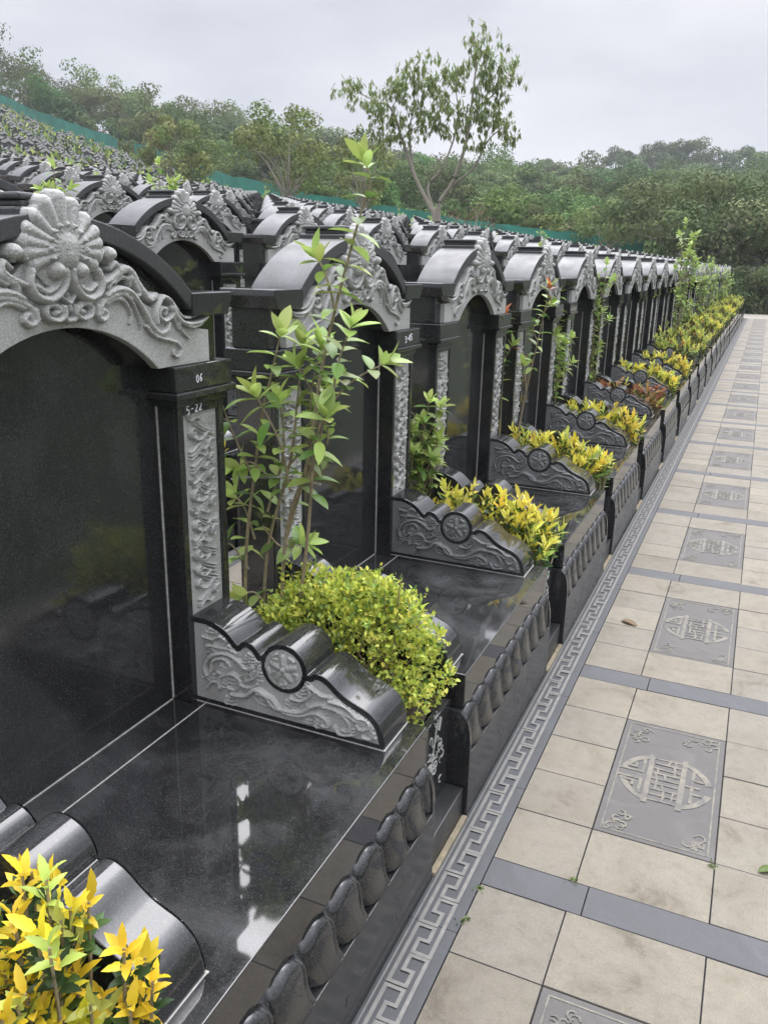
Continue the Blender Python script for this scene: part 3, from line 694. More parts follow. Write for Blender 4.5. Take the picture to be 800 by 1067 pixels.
def slab_protos():
    w, l = .3905, .788
    mb = MB(); mb.box(-w / 2, w / 2, -l / 2, l / 2, -.05, -.0005, M_SLATE); protos['slate'] = mb.mesh('slate_slab', bevel=.0015, seg=1)
    mb = MB(); z = .0007
    a, b = w / 2 - .022, l / 2 - .022
    for p, q in (((-a, -b), (a, -b)), ((a, -b), (a, b)), ((a, b), (-a, b)), ((-a, b), (-a, -b))): mb.ribbon([p, q], .006, z, M_ENG)
    z = .0011
    for s in (1, -1):                            # the two halves of the round emblem
        rr_, x0 = .168, .048
        th = np.linspace(-R(72), R(72), 25); o = [(s * rr_ * math.cos(t), rr_ * math.sin(t)) for t in th]
        i = [(s * (rr_ - .024) * math.cos(t), (rr_ - .024) * math.sin(t)) for t in th]
        for j in range(24):
            if 10 <= j <= 13: continue
            mb.add([(*o[j], z), (*o[j + 1], z), (*i[j + 1], z), (*i[j], z)], [(0, 1, 2, 3)], M_ENG)
        mb.ribbon([(s * .060, -.158), (s * .060, .158)], .020, z + .0004, M_ENG)
        if s > 0:
            mb.ribbon([(s * .095, -.10), (s * .095, .10)], .013, z, M_ENG); mb.ribbon([(s * .072, 0), (s * .118, 0)], .012, z + .0005, M_ENG)
            mb.ribbon([(s * .095, .045), (s * .128, .045)], .012, z + .0007, M_ENG); mb.ribbon([(s * .095, -.045), (s * .128, -.045)], .012, z + .0007, M_ENG)
        else:
            for q in (1, -1):
                mb.ribbon([(s * .085, q * .11), (s * .085, q * .025), (s * .165, q * .025)], .012, z, M_ENG)
                mb.ribbon([(s * .112, q * .075), (s * .112, q * .048), (s * .140, q * .048)], .011, z + .0008, M_ENG)
    g = random.Random(5)
    for y in (-.14, -.105, -.07, -.035, 0, .035, .07, .105, .14):
        mb.ribbon([(-.043, y), (.043, y + g.uniform(-.004, .004))], .010, z, M_ENG)
    for x in (-.03, 0, .03):
        for y in (-.12, -.085, -.05, -.015, .02, .055, .09, .125):
            if g.random() < .6: mb.ribbon([(x, y - .02), (x + g.uniform(-.01, .01), y + .018)], .009, z + .0008, M_ENG)
    for sx in (1, -1):                            # worn corner scrolls
        for sy in (1, -1):
            for _ in range(9):
                x, y = sx * (a - .016 - abs(g.gauss(0, .045))), sy * (b - .016 - abs(g.gauss(0, .06))); n = 6; r0 = g.uniform(.008, .018); a0 = g.uniform(0, 6)
                if abs(x) > a - .012 or abs(y) > b - .012: continue
                mb.ribbon([(x + r0 * math.cos(a0 + i * .8), y + r0 * math.sin(a0 + i * .8)) for i in range(n)], .006, z + .0003 * g.random(), M_ENG)
    protos['engraving'] = mb.mesh('engraving', smooth=False)
slab_protos()
def lay_slabs(parent, slabs, rng_=None):
    for (a, b) in slabs:
        o = link(bpy.data.objects.new('slate_slab', protos['slate']), parent); o.location = (.464, (a + b) / 2, 0)
        e = link(bpy.data.objects.new('engraving', protos['engraving']), o)
lay_slabs(path, SLABS)
def key_border(Y0, Y1_):
    mb = MB(); y = Y0
    while y < Y1_:
        mb.box(-.1447, -.0018, y + .001, min(y + .75, Y1_) - .001, -.06, -.001, M_KEYBASE); y += .75
    mb2 = MB(); u, b0, bs = .029, -.1135, .0185; lw = .0115; z = .0012
    mb2.ribbon([(-.1325, Y0), (-.1325, Y1_)], .005, z, M_KEY)
    P = lambda b, a: (b0 + b * bs, a)
    a = Y0; n = 0
    while a < Y1_:
        half = [(0, 1.5 - 4.0), (0, 5), (2.75, 5), (2.75, 3.2), (1.25, 3.2), (1.25, 1.5), (4, 1.5)]
        pts = [P(b if n % 2 == 0 else 4 - b, a + q * u) for b, q in half]
        for i in range(6):
            p, q = np.array(pts[i]), np.array(pts[i + 1])
            if i == 0 and n == 0: p[1] = Y0
            mb2.ribbon([p, q], lw, z + .0003 * (i % 2) + .0006 * (n % 2), M_KEY)
        a += 4 * u; n += 1
    return mb, mb2
m1, m2 = key_border(-.4, 36); kb = m1.build('key_border', path); m2.build('key_inlay', kb, smooth=False)
# the same paving behind the first row, one step up
mb, sl2 = path_tiles(1.0, 12); o2 = tag(mb.build('walkway', bevel=.0018, seg=1), kind='structure'); o2.location = (-ROWX, 0, ROWZ)
mb = MB(); mb.box(-.142, .79, -.5, 13, -.9, -.012, M_JOINT); mb.box(-.142, .79, 13, 46, -.9, -.004, M_PAVE); mb.build('bed', o2)
lay_slabs(o2, sl2)
m1, m2 = key_border(1.0, 12); kb = m1.build('key_border', o2); m2.build('key_inlay', kb, smooth=False)
# edge of the terrace on the open side
mb = MB(); mb.box(.930, 1.03, -1, 36.6, -.3, .004, M_BAND); tag(mb.build('kerb', bevel=.004), kind='structure')
# pale paving where the path ends
mb = MB(); mb.box(-3.5, 6, 36.62, 40.5, -.3, -.006, M_PAVE); tag(mb.build('pavement'), kind='structure')

# ------------------------------------------------------------------ tombs
ORD = ['Frontmost', 'Second', 'Third', 'Fourth', 'Fifth', 'Sixth', 'Seventh', 'Eighth', 'Ninth', 'Tenth', 'Eleventh', 'Twelfth']
ROW1 = [
 'large black granite tomb cropped by the left edge, chalk 5-22 on its pillar',
 'second black tomb from the front, behind the dense yellow-green bush and tall leafy sapling',
 'third black tomb of the path row, behind the first planter of upright yellow tufts',
 'fourth black tomb along the path, bare-stemmed sapling with orange leaves at its near side',
 'fifth black tomb along the path, before the planter with reddish shrub',
 'sixth black tomb along the path, right behind the reddish shrub']
GRP1 = 'black tombs in the row along the path'
tombs = []
for i in range(24):
    loc = (0 if i < 2 else random.Random(i).uniform(-.004, .004), Y1 + PITCH * i + (0 if i < 2 else random.Random(i + 50).uniform(-.006, .006)), 0)
    lab = ROW1[i] if i < len(ROW1) else ('%s black granite tomb along the path, counted from the camera' % ORD[i].lower() if i < 12 else 'black granite tomb far down the path row, narrow in the distance')
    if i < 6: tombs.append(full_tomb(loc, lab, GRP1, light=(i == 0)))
    elif i < 14: mid_tomb(loc, lab, GRP1)
    else: far_tomb(loc, lab, GRP1)
mb = MB(); chalk(mb, '06', .448, 1.515, .017, -.858); mb.build('chalk_mark', tombs[0], smooth=False)
mb = MB(); chalk(mb, '5-22', .425, 1.424, .020, -.879); mb.build('chalk_mark', tombs[0], smooth=False)
mb = MB(); chalk(mb, '3-45', .450, 1.510, .022, -.858); mb.build('chalk_mark', tombs[1], smooth=False)

def in_view(x, y, z, pad=.06):
    v = np.array([x, y, z]) - np.array([.5584, 0, 1.8488]); M = np.array(rot); c = M.T @ v
    if c[2] > -.5: return False
    u, w = c[0] / -c[2], c[1] / -c[2]
    return abs(u) < 400 / 856 + pad and abs(w) < 533 / 856 + pad
def at_fence(x, y):
    dx = x - .558; r = math.hypot(dx, y); az = math.degrees(math.atan2(-dx, y)); return r > np.interp(az, AZ, RF) - 2.5
cand = []
for k in range(1, 22):
    for i in range(-1, 34):
        y = Y1 - .1 + PITCH * i; x = -.9 - ROWX * k; z = ROWZ * k
        if y > 41 or at_fence(x, y) or not in_view(x, y, z + 1.8): continue
        cand.append((math.hypot(x - .558, y), k, i))
cand.sort()
LAB2 = {}
GR = {1: 'tombs of the second row, behind the path row', 2: 'tombs of the third row up the slope', 3: 'tombs of the fourth row up the slope'}
stuffT = []
npieces = 24
cnt2 = 0
for d, k, i in cand:
    loc = (-ROWX * k, Y1 - .1 + PITCH * i, ROWZ * k)
    g = GR.get(k, 'tombs of the upper rows on the slope')
    rowname = {1: 'second row', 2: 'third row', 3: 'fourth row'}.get(k, 'upper rows')
    if npieces < 300:
        npieces += 1
        if d < 6.2:
            cnt2 += 1
            lab = {1: 'nearest black tomb of the second row, its shell crest above the frontmost tomb roof'}.get(cnt2, 'near black tomb of the %s seen between roofs, number %d from the left edge' % (rowname, cnt2))
            lab = 'black tomb of the %s, %s of the near ones behind the front roofs' % (rowname, ORD[cnt2 - 1].lower()) if cnt2 > 1 else lab
            full_tomb(loc, lab, g)
        elif d < 13: mid_tomb(loc, 'black tomb with grey shell-crested pediment in the %s, partly hidden by nearer roofs' % rowname, g)
        else: far_tomb(loc, 'small distant black tomb with grey pediment in the %s on the slope' % rowname, g)
    else: stuffT.append(loc)
# tiny far graves of the upper hillside, one mass
far = protos['far']
def mini_tomb():
    a = MB(); a.box(-.95, -.2, -HW, HW, 0, .5, M_BLACK); a.box(-1.03, -.9, -.59, .59, .5, 1.72, M_BLACK)
    for s in (1, -1): a.box(-.9, -.87, s * .5 - .08, s * .5 + .08, .8, 1.42, M_GREY)
    a.box(-1.06, -.86, -.63, .63, 1.69, 1.757, M_BLACK)
    a.prism(arc(.46, 1.93, 1.755, 9), -1.06, -.862, 'x', M_ROOF)
    a.prism([(-.53, 1.56), (-.53, 1.66), (-.12, 1.82), (0, 1.97), (.12, 1.82), (.53, 1.66), (.53, 1.56), (.3, 1.56), (0, 1.69), (-.3, 1.56)], -.9, -.845, 'x', M_GREY)
    return a
mini = mini_tomb(); mV = np.concatenate(mini.V)
big = MB()
for m_ in mini.mats: big.mi(m_)
g = random.Random(9)
def add_mini(x, y, z, s=1.0):
    V = mV * s + np.array([x, y, z]); o = big.n
    big.V.append(V); big.n += len(V)
    for f, m_ in zip(mini.F, mini.M): big.F.append([q + o for q in f]); big.M.append(m_)
for (x, y, z) in stuffT: add_mini(x, y, z)
hill_pts = []
for ix in range(0, 28):
    x = -36.0 - ix * 2.5
    for iy in range(0, 52):
        y = 24 + iy * 1.45 + (ix % 2) * .4
        if at_fence(x, y): continue
        r = math.hypot(x, y); az = math.degrees(math.atan2(-(x - .558), y))
        if r < 44 or az > 51.5 or az < 30: continue
        z = float(terrain_z(x, y)); hill_pts.append((x, y, z))
        if g.random() < .80: add_mini(x + .9 + g.uniform(-.35, .35), y + g.uniform(-.3, .3), z - .05 + g.uniform(-.15, .1), g.uniform(.8, .98))
o = big.build('gravestones', smooth=False); tag(o, 'mass of tiny grey and black gravestones covering the far hillside', 'gravestones', kind='stuff')

# ------------------------------------------------------------------ planters between the tombs of the first row
def planter_protos():
    mb = MB(); mb.box(-1.04, -.160, -.158, .158, 0, .118, M_DULL); protos['p_kerb'] = mb.mesh('kerb_block', bevel=.003)
    mb = MB(); mb.box(-.250, -.222, -.158, .158, .119, .445, M_BLACK); protos['p_panel'] = mb.mesh('front_panel', bevel=.003)
    mb = MB(); gg = random.Random(3)
    for _ in range(34):
        y, z = gg.gauss(0, .045), .30 + gg.gauss(0, .05); a = gg.uniform(0, 6.3); pts = []
        for i in range(6): pts.append((-.2215, y + .016 * math.cos(a + i * .9) * (1 - i * .08), z + .016 * math.sin(a + i * .9) * (1 - i * .08)))
        mb.tube(pts, .0022, M_GREY, 4)
    mb.tube([(-.2215, .03, .42), (-.2215, .0, .30), (-.2215, -.02, .15)], .003, M_GREY, 4); mb.tube([(-.2215, .06, .43), (-.2215, .045, .39)], .006, M_GREY, 4)
    protos['p_flower'] = mb.mesh('flower_engraving')
    mb = MB(); U = np.linspace(-1.0, -.25, 26); V = np.linspace(-.157, .157, 12); q = np.random.default_rng(4)
    mb.grid(np.stack([U[:, None] + 0 * V[None], V[None] + 0 * U[:, None], .452 + q.normal(size=(26, 12)) * .010], -1), M_SOIL); protos['p_soil'] = mb.mesh('soil')
    mb = MB(); mb.box(-.1595, -.1395, -.157, .157, -.02, .012, M_MORTAR); protos['p_mortar'] = mb.mesh('mortar_strip', bevel=.004)
planter_protos()
PL = ['black planter bed by the nearest yellow-leaved shrub at the frame corner', 'black planter bed under the dense yellow-green bush', 'black planter bed holding the first row of upright yellow tufts', 'black planter bed holding the second row of yellow tufts', 'black planter bed with yellow tufts before the reddish one', 'black planter bed under the reddish brown shrub']
def gap_y(i): return Y1 + PITCH * (i - .5) + .003
for i in range(0, 24):
    t = empty('planter', (0, gap_y(i), 0), label=PL[i] if i < 6 else 'narrow black planter bed between far tombs along the path', cat='planter', group='planters between the tombs along the path')
    pn = None
    for k in ('kerb_block', 'front_panel', 'soil', 'mortar_strip'):
        if i > 10 and k in ('mortar_strip',): continue
        ob = inst({'kerb_block': 'p_kerb', 'front_panel': 'p_panel', 'soil': 'p_soil', 'mortar_strip': 'p_mortar'}[k], t, k)
        if k == 'front_panel' and i < 6: inst('p_flower', ob, 'flower_engraving')

# ------------------------------------------------------------------ shrubs and saplings
YEL = np.array([.74, .68, .13]); YG = np.array([.50, .56, .13]); GRN = np.array([.10, .17, .045]); DGR = np.array([.035, .07, .025]); RED = np.array([.36, .15, .08]); LIM = np.array([.34, .45, .12])
def pick(n, cols, w, g, jit=.16):
    C = np.array(cols)[g.choice(len(cols), n, p=np.array(w) / sum(w))]
    return np.clip(C * (1 + g.normal(size=(n, 1)) * jit) * (1 + g.normal(size=(n, 3)) * .05), .005, .9)
def rosettes(g, pts, axes, nl, L, W, cols, w, seg, spread=.75, spiny=False, name='foliage'):
    P, D, Nn, Ls, Ws, C = [], [], [], [], [], []
    for p, a in zip(pts, axes):
        n = max(3, int(g.normal(nl, 1))); a = a / np.linalg.norm(a)
        t1 = np.cross(a, [.3, .2, .9]); t1 /= np.linalg.norm(t1); t2 = np.cross(a, t1); ph = g.uniform(0, 6.28)
        base = pick(1, cols, w, g, .1)[0]
        for j in range(n):
            th = ph + j * 2.4; up = .25 + .75 * (1 - j / n) if n > 1 else 1
            s = spread * (.35 + .65 * j / n)
            d = a * (1 - s * .6) + (t1 * math.cos(th) + t2 * math.sin(th)) * s
            P.append(p - a * .012 * j * L / .06); D.append(d); Nn.append(a - d * .2); k = g.uniform(.75, 1.2); Ls.append(L * k); Ws.append(W * k)
            C.append(base * g.uniform(.85, 1.15) if j < n - 1 else pick(1, cols, w, g, .1)[0])
    return P, D, Nn, np.array(Ls), np.array(Ws), np.clip(np.array(C), .005, .9)

def dense_bush():
    g = np.random.default_rng(21)
    # crown: soft mound that spills forward over the planter edge (x along the gap, y across)
    n = 7600; P = []
    core = [(-.64, .02, .72, .18, .15, .17), (-.50, .01, .74, .19, .17, .17), (-.38, .01, .69, .16, .17, .18), (-.29, .02, .57, .11, .15, .14), (-.72, .02, .68, .10, .13, .12), (-.26, .03, .49, .06, .11, .09), (-.46, .02, .80, .12, .12, .10)]
    lobes = list(core)
    for _ in range(64):
        c = core[g.choice(len(core), p=[.22, .22, .2, .12, .1, .06, .08])]; u = unit(1, g)[0]; u[2] = abs(u[2]) * 1.0 - .25
        q = g.uniform(.028, .062); lobes.append((c[0] + u[0] * c[3], c[1] + u[1] * c[4], c[2] + u[2] * c[5], q, q, q * g.uniform(.8, 1.3)))
    w = np.array([(a[3] * a[4]) * (1 if k < len(core) else 2.6) for k, a in enumerate(lobes)]); w /= w.sum()
    ix = g.choice(len(lobes), n, p=w); L_ = np.array(lobes)[ix]; U = unit(n, g); rad = g.uniform(.62, 1.06, n) ** .5
    P = L_[:, :3] + U * L_[:, 3:] * rad[:, None]
    kp = P[:, 2] > .47; P = P[kp]; U = U[kp]; n = len(P)
    out_ = rad[kp] > .97
    sh = g.choice(np.where(out_)[0], 150, replace=False); add, au = [], []
    for k in sh:
        d = U[k] * .8 + [0, 0, .6] + g.normal(size=3) * .3; d /= np.linalg.norm(d); ln = g.uniform(.02, .065)
        for q in np.arange(0, ln, .008): add.append(P[k] + d * q + g.normal(size=3) * .004); au.append(d * .6 + g.normal(size=3) * .6)
    P = np.concatenate([P, add]); U = np.concatenate([U, au]); n = len(P)
    D = U * .7 + unit(n, g) * .6 + [0, 0, .35]; Nn = U + unit(n, g) * .5 + [0, 0, .5]
    C = pick(n, [YEL * [.90, 1.0, 1.0], YG * [1.02, 1.05, .8], LIM, GRN], [.36, .40, .16, .08], g)
    me = leaf_mesh('foliage', P, D, Nn, g.uniform(.013, .026, n), g.uniform(.009, .014, n), C, seg=3, curl=.15, fold=.4)
    t = empty('bush', (-.035, gap_y(1), .02), label='dense yellow-green bush of tiny leaves spilling over the planter beside the light carved wall', cat='bush')
    t.scale = (.97, .97, .96)
    link(bpy.data.objects.new('foliage', me), t)
    mb = MB()
    for k in range(26):
        a = (g.uniform(-.6, -.3), g.uniform(-.06, .06), .45); q = P[g.integers(n)]
        mb.tube(catmull([a, (np.array(a) + q) / 2 + g.normal(size=3) * .03, q], 4), np.linspace(.006, .0015, 9), M_STEM, 5)
    mb.build('stems', t)
dense_bush()

def holly_bush():
    g = np.random.default_rng(5); pts, ax = [], []
    for _ in range(250):
        p = np.array([g.uniform(-.86, -.17), g.uniform(-.17, .13), 0]); top = .93 - .25 * ((p[0] + .36) / .46) ** 2 - 1.2 * abs(p[1]) ** 1.6
        if p[0] > -.22: top -= (p[0] + .22) * .8
        p[2] = g.uniform(.62, 1.0) * max(.55, top)
        pts.append(p); ax.append(np.array([g.normal() * .35, g.normal() * .35 - .15, 1.0]))
    pts = np.array(pts); zmax = pts[:, 2]
    hi = zmax > np.quantile(zmax, .40)
    P, D, Nn, Ls, Ws, C = rosettes(g, pts[hi], np.array(ax)[hi], 8, .045, .0165, [YEL * [1.06, .90, .35], YEL * [1.0, .78, .25], YG], [.6, .3, .1], 6, .9)
    P2, D2, N2, L2, W2, C2 = rosettes(g, pts - [0, 0, .05], ax, 8, .044, .018, [DGR, GRN, GRN * .8], [.5, .3, .2], 6, 1.05)
    me = leaf_mesh('foliage', np.array(list(P) + list(P2)), np.array(list(D) + list(D2)), np.array(list(Nn) + list(N2)), np.concatenate([Ls, L2]), np.concatenate([Ws, W2]), np.concatenate([C, C2]), seg=9, curl=.28, fold=.35, spiny=True)
    t = empty('shrub', (0, gap_y(0), 0), label='bright yellow holly-like shrub with dark green lower leaves in the bottom left corner', cat='shrub')
    link(bpy.data.objects.new('foliage', me), t); mb = MB()
    for p in pts: mb.tube(catmull([(p[0] * .8 - .08, p[1] * .5, .45), (p[0] * .92 - .02, p[1] * .8, (.45 + p[2]) / 2), p], 4), np.linspace(.005, .0025, 9), M_STEM, 5)
    mb.build('stems', t)
holly_bush()

def tuft_mesh(seed, cols, w, low, n=125, hgt=.33, L=.056):
    g = np.random.default_rng(seed); pts, ax = [], []
    for _ in range(n):
        x = g.uniform(-.84, -.20); y = g.normal() * .085; z = .50 + hgt * g.uniform(.35, 1.0) * (1 - .35 * abs(y) / .15) * (1 - .28 * max(0, (x + .45) / .25))
        if x > -.30: y += -.03
        pts.append((x, y, z)); ax.append((g.normal() * .35 + (.5 if x > -.3 else 0), g.normal() * .35 + y * 2.5, 1.0))
    pts = np.array(pts); ax = np.array(ax)
    A = rosettes(g, pts, ax, 8, L, L * .36, cols, w, 3, .8)
    B = rosettes(g, pts - np.array([0, 0, .06]), ax, 6, L * .95, L * .34, low, [1] * len(low), 3, 1.0)
    me = leaf_mesh('foliage', *[np.array(list(a) + list(b)) for a, b in zip(A, B)], seg=4, curl=.12, fold=.4)
    mb = MB()
    for p in pts: mb.tube([(p[0] * .9 - .04, p[1] * .5, .45), ((p[0] * .95 - .02), p[1] * .8, (.45 + p[2]) / 2), p], [.004, .003, .002], M_STEM, 4)
    return me, mb.mesh('stems')
tuftY = [tuft_mesh(30 + k, [YEL, YEL * [1, .88, .6], YG], [.62, .2, .18], [GRN, GRN * [1.3, 1.3, 1], DGR * 1.5]) for k in range(3)]
tuftG = [tuft_mesh(40 + k, [YEL * [.85, .9, 1], YG, LIM, RED * [1.3, 1.6, 1]], [.42, .28, .2, .1], [GRN, GRN, DGR * 1.5], 74, .44) for k in range(2)]
tuftR = tuft_mesh(50, [RED, RED * [1.3, 1.9, 1.6], np.array([.45, .30, .09]), YG], [.45, .25, .2, .1], [GRN, RED * .5], 66, .36)
TL = {2: 'row of upright bright yellow tufts in the planter before the third tomb', 3: 'row of bright yellow tufts in the planter before the fourth tomb', 4: 'yellow tufts in the planter just before the reddish shrub', 5: 'reddish brown low shrub in a planter along the path', 6: 'yellow and orange tufts just behind the reddish shrub'}
g = random.Random(17)
for i in range(2, 24):
    me, st = tuftR if i == 5 else (tuftY[i % 3] if i < 7 else (tuftG[i % 2] if g.random() < .7 else tuftY[i % 3]))
    t = empty('shrub', (0, gap_y(i), 0), label=TL.get(i, 'bushy yellow-green and orange shrub in a far planter along the path'), cat='shrub', group='shrubs in the planters along the path')
    link(bpy.data.objects.new('foliage', me), t); link(bpy.data.objects.new('stems', st), t)
    t.scale = (1, g.choice((1, -1)) * (1.0 if i < 7 else 1.25), 1.0 if i < 7 else g.uniform(1.0, 1.12))

def sapling(name, stems, seed, L=.095, cols=None, w=None, dens=.055, start=.22, top=7, parent=None, thick=.0065, topcol=None):
    g = np.random.default_rng(seed); mb = MB(); P, D, Nn, Ls, C, Cl = [], [], [], [], [], []
    cols = cols if cols is not None else [GRN * [1.5, 1.5, 1.2], LIM * .75, LIM]; w = w or [.42, .36, .22]
    for st, s0, lf in stems:
        c = catmull(st, 8); seg = np.linalg.norm(np.diff(c, axis=0), axis=1); s = np.concatenate([[0], np.cumsum(seg)]); tot = s[-1]
        mb.tube(c, np.linspace(thick * min(1, .5 + tot / 2), .0022, len(c)), M_STEM if lf < 2 else M_BARKP, 6)
        if lf == 0: continue
        q = s0 * tot + .01; side = g.uniform(0, 6.28)
        while q < tot - .02:
            p = np.array([np.interp(q, s, c[:, k]) for k in range(3)]); j = min(len(c) - 2, np.searchsorted(s, q) - 1); tg = c[j + 1] - c[j]; tg /= np.linalg.norm(tg) + 1e-9
            a = np.cross(tg, [.2, .9, .1]); a /= np.linalg.norm(a); b = np.cross(tg, a)
            for k in (0, 1):
                if g.random() < .18: continue
                th = side + k * np.pi + g.normal() * .3; o = a * math.cos(th) + b * math.sin(th); d = o * .9 + np.array([0, 0, g.uniform(-.25, .5)])
                P.append(p); D.append(d); Nn.append(np.array([0, 0, 1.]) + tg * .3 + unit(1, g)[0] * .25); Ls.append(L * g.uniform(.7, 1.12)); C.append(pick(1, cols, w, g)[0]); Cl.append(g.uniform(.05, .4))
            q += dens * g.uniform(.7, 1.4); side += 1.5
        tg = c[-1] - c[-3]; tg /= np.linalg.norm(tg)
        for k in range(top):
            th = k * 2.4 + side; a = np.cross(tg, [.2, .9, .1]); a /= np.linalg.norm(a); b = np.cross(tg, a); o = a * math.cos(th) + b * math.sin(th); u = k / top
            P.append(c[-1] - tg * .025 * u); D.append(tg * (1 - .75 * u) + o * (.45 + .5 * u)); Nn.append(tg + np.array([0, 0, .4])); Ls.append(L * g.uniform(.75, 1.1)); C.append(pick(1, topcol if topcol is not None else [LIM * [1.15, 1.1, 1.2], LIM], [.5, .5], g)[0]); Cl.append(g.uniform(0, .25))
    Ls = np.array(Ls)
    return leaf_mesh('leaves', P, D, Nn, Ls, Ls * .46, C, seg=5, curl=np.array(Cl), fold=.3), mb.mesh('stems')
def main_sapling():
    xz = [([(-0.931, 0.45), (-0.907, 0.898), (-0.863, 1.179), (-0.823, 1.383), (-0.781, 1.52), (-0.742, 1.642)], -.04, .35, 1),
          ([(-0.876, 0.45), (-0.847, 0.909), (-0.765, 1.212), (-0.739, 1.429), (-0.726, 1.607)], .06, .45, 1),
          ([(-0.796, 0.45), (-0.763, 0.976), (-0.681, 1.242), (-0.637, 1.512), (-0.586, 1.72), (-0.547, 1.857), (-0.51, 1.98), (-0.483, 2.052), (-0.502, 2.114)], .02, .38, 1),
          ([(-0.743, 0.45), (-0.666, 0.991), (-0.627, 1.316), (-0.564, 1.472), (-0.535, 1.574), (-0.486, 1.681)], -.08, .55, 1),
          ([(-0.763, 0.976), (-0.692, 1.201), (-0.621, 1.316), (-0.669, 1.435), (-0.743, 1.541)], .05, .5, 1),
          ([(-0.828, 1.184), (-0.885, 1.218), (-0.944, 1.2)], .0, .3, 1),
          ([(-0.863, 1.179), (-0.92, 1.33), (-0.955, 1.47)], -.08, .4, 1), ([(-0.637, 1.40), (-0.55, 1.50), (-0.45, 1.56)], .08, .4, 1),
          ([(-0.86, 1.0), (-0.80, 0.93), (-0.72, 0.95)], .06, .3, 1), ([(-0.90, .85), (-0.96, .93), (-1.0, .92)], -.03, .3, 1), ([(-0.586, 1.70), (-0.62, 1.80), (-0.66, 1.86)], .03, .4, 1),
          ([(-0.89, 0.95), (-0.94, 1.05), (-0.99, 1.08)], .05, .3, 1), ([(-.80, .7), (-.86, .78), (-.90, .77)], -.05, .2, 1), ([(-0.847, 1.05), (-.80, 1.25), (-.83, 1.42)], .09, .3, 1), ([(-.72, 1.15), (-.74, 1.32), (-.80, 1.46)], -.1, .4, 1), ([(-.66, 1.2), (-.60, 1.33), (-.56, 1.42)], -.1, .4, 1), ([(-.68, 1.3), (-.70, 1.45), (-.68, 1.60)], .1, .3, 1), ([(-0.765, 1.212), (-.70, 1.32), (-.66, 1.46)], .1, .4, 1)]
    stems = [([(x, yo * (k + 1) / len(p), z) for k, (x, z) in enumerate(p)], s0, lf) for p, yo, s0, lf in xz]
    lv, st = sapling('sapling', stems, 77, .084, dens=.044, top=7)
    t = empty('sapling', (0, gap_y(1), 0), label='tall multi-stemmed leafy green sapling growing beside the dense yellow-green bush', cat='sapling', group=None)
    link(bpy.data.objects.new('stems', st), t); link(bpy.data.objects.new('leaves', lv), t)
    mb = MB(); mb.tube([(-.90, -.02, 1.172), (-.80, .02, 1.176), (-.70, .0, 1.182), (-.63, .0, 1.178)], .004, M_CAULK, 5); mb.build('tie', t)
main_sapling()
def rand_sapling(seed, h, n, bare=False, red=False, L=.078, dens=.045):
    g = random.Random(seed); stems = []
    for k in range(n):
        x, y = g.uniform(-.06, .06), g.uniform(-.04, .04); dx, dy = g.uniform(-.16, .16), g.uniform(-.12, .12); hh = h * g.uniform(.7, 1.0)
        stems.append(([(x, y, .44), (x + dx * .25, y + dy * .3, .44 + (hh - .44) * .4), (x + dx * .7, y + dy * .7, .44 + (hh - .44) * .75), (x + dx, y + dy, hh)], .6 if bare else .15, 1))
        for q in range(2 if bare else 3):
            z = .44 + (hh - .44) * g.uniform(.35, .85); f = (z - .44) / (hh - .44); bx, by = x + dx * f * .9, y + dy * f * .9
            stems.append(([(bx, by, z), (bx + g.uniform(-.06, .06), by + g.uniform(-.05, .05), z + .09), (bx + g.uniform(-.13, .13), by + g.uniform(-.1, .1), z + .22)], .5, 1))
    cols = [GRN * [1.5, 1.5, 1.2], LIM * .75, LIM]; w = [.38, .36, .26]; tc_ = None
    if red: tc_ = [np.array([.40, .12, .05]), LIM]
    return sapling('sapling', stems, seed, L, cols, w, dens=dens, topcol=tc_, top=6)
SAP = [rand_sapling(101, 1.75, 4), rand_sapling(102, 1.6, 3, True), rand_sapling(103, 1.95, 3, True, True), rand_sapling(104, 1.35, 5), rand_sapling(105, 1.9, 5)]
def put_sap(k, loc, lab, group, rz=0, sc=1):
    t = empty('sapling', loc, label=lab, cat='sapling', group=group); t.rotation_euler.z = rz; t.scale = (sc, sc, sc)
    link(bpy.data.objects.new('stems', SAP[k][1]), t); link(bpy.data.objects.new('leaves', SAP[k][0]), t)
GS = 'saplings planted beside the tombs along the path'
put_sap(3, (-.93, gap_y(2), 0), 'small leafy green sapling close behind the right pillar of the second tomb', GS, .4, .95)
put_sap(2, (-.88, gap_y(3), 0), 'bare-stemmed sapling with a few orange red leaves at its top before the fourth tomb', GS, 2.6, 1.03)
put_sap(0, (-.92, gap_y(4), 0), 'narrow green sapling standing close before the fifth tomb of the path row', GS, 1.2, 1.0)
put_sap(4, (-.86, gap_y(5), 0), 'bushy green sapling rising behind the reddish shrub', GS, 4.0, 1.0)
g = random.Random(23)
for i in range(6, 24):
    k = g.choice((0, 3, 4, 4)) if i > 10 or g.random() < .8 else None
    if i == 9: put_sap(4, (-.7, gap_y(i), 0), 'tallest pale green sapling sticking up over the far roofs of the path row', GS, 1, 1.35); continue
    if k is not None: put_sap(k, (g.uniform(-.95, -.75), gap_y(i), 0), 'green leafy sapling between far tombs of the path row', GS, g.uniform(0, 6.28), g.uniform(.95, 1.12))
g = random.Random(29)
for d, k, i in cand:
    if d < 40 and g.random() < .50:
        zz = ROWZ * k; sc = g.uniform(.95, 1.22)
        put_sap(g.choice((0, 1, 3, 4)), (-ROWX * k - g.uniform(.6, .95), Y1 - .1 + PITCH * (i + .5), zz), 'young green sapling poking up between tomb roofs on the slope', 'saplings among the rows on the slope', g.uniform(0, 6.28), sc)
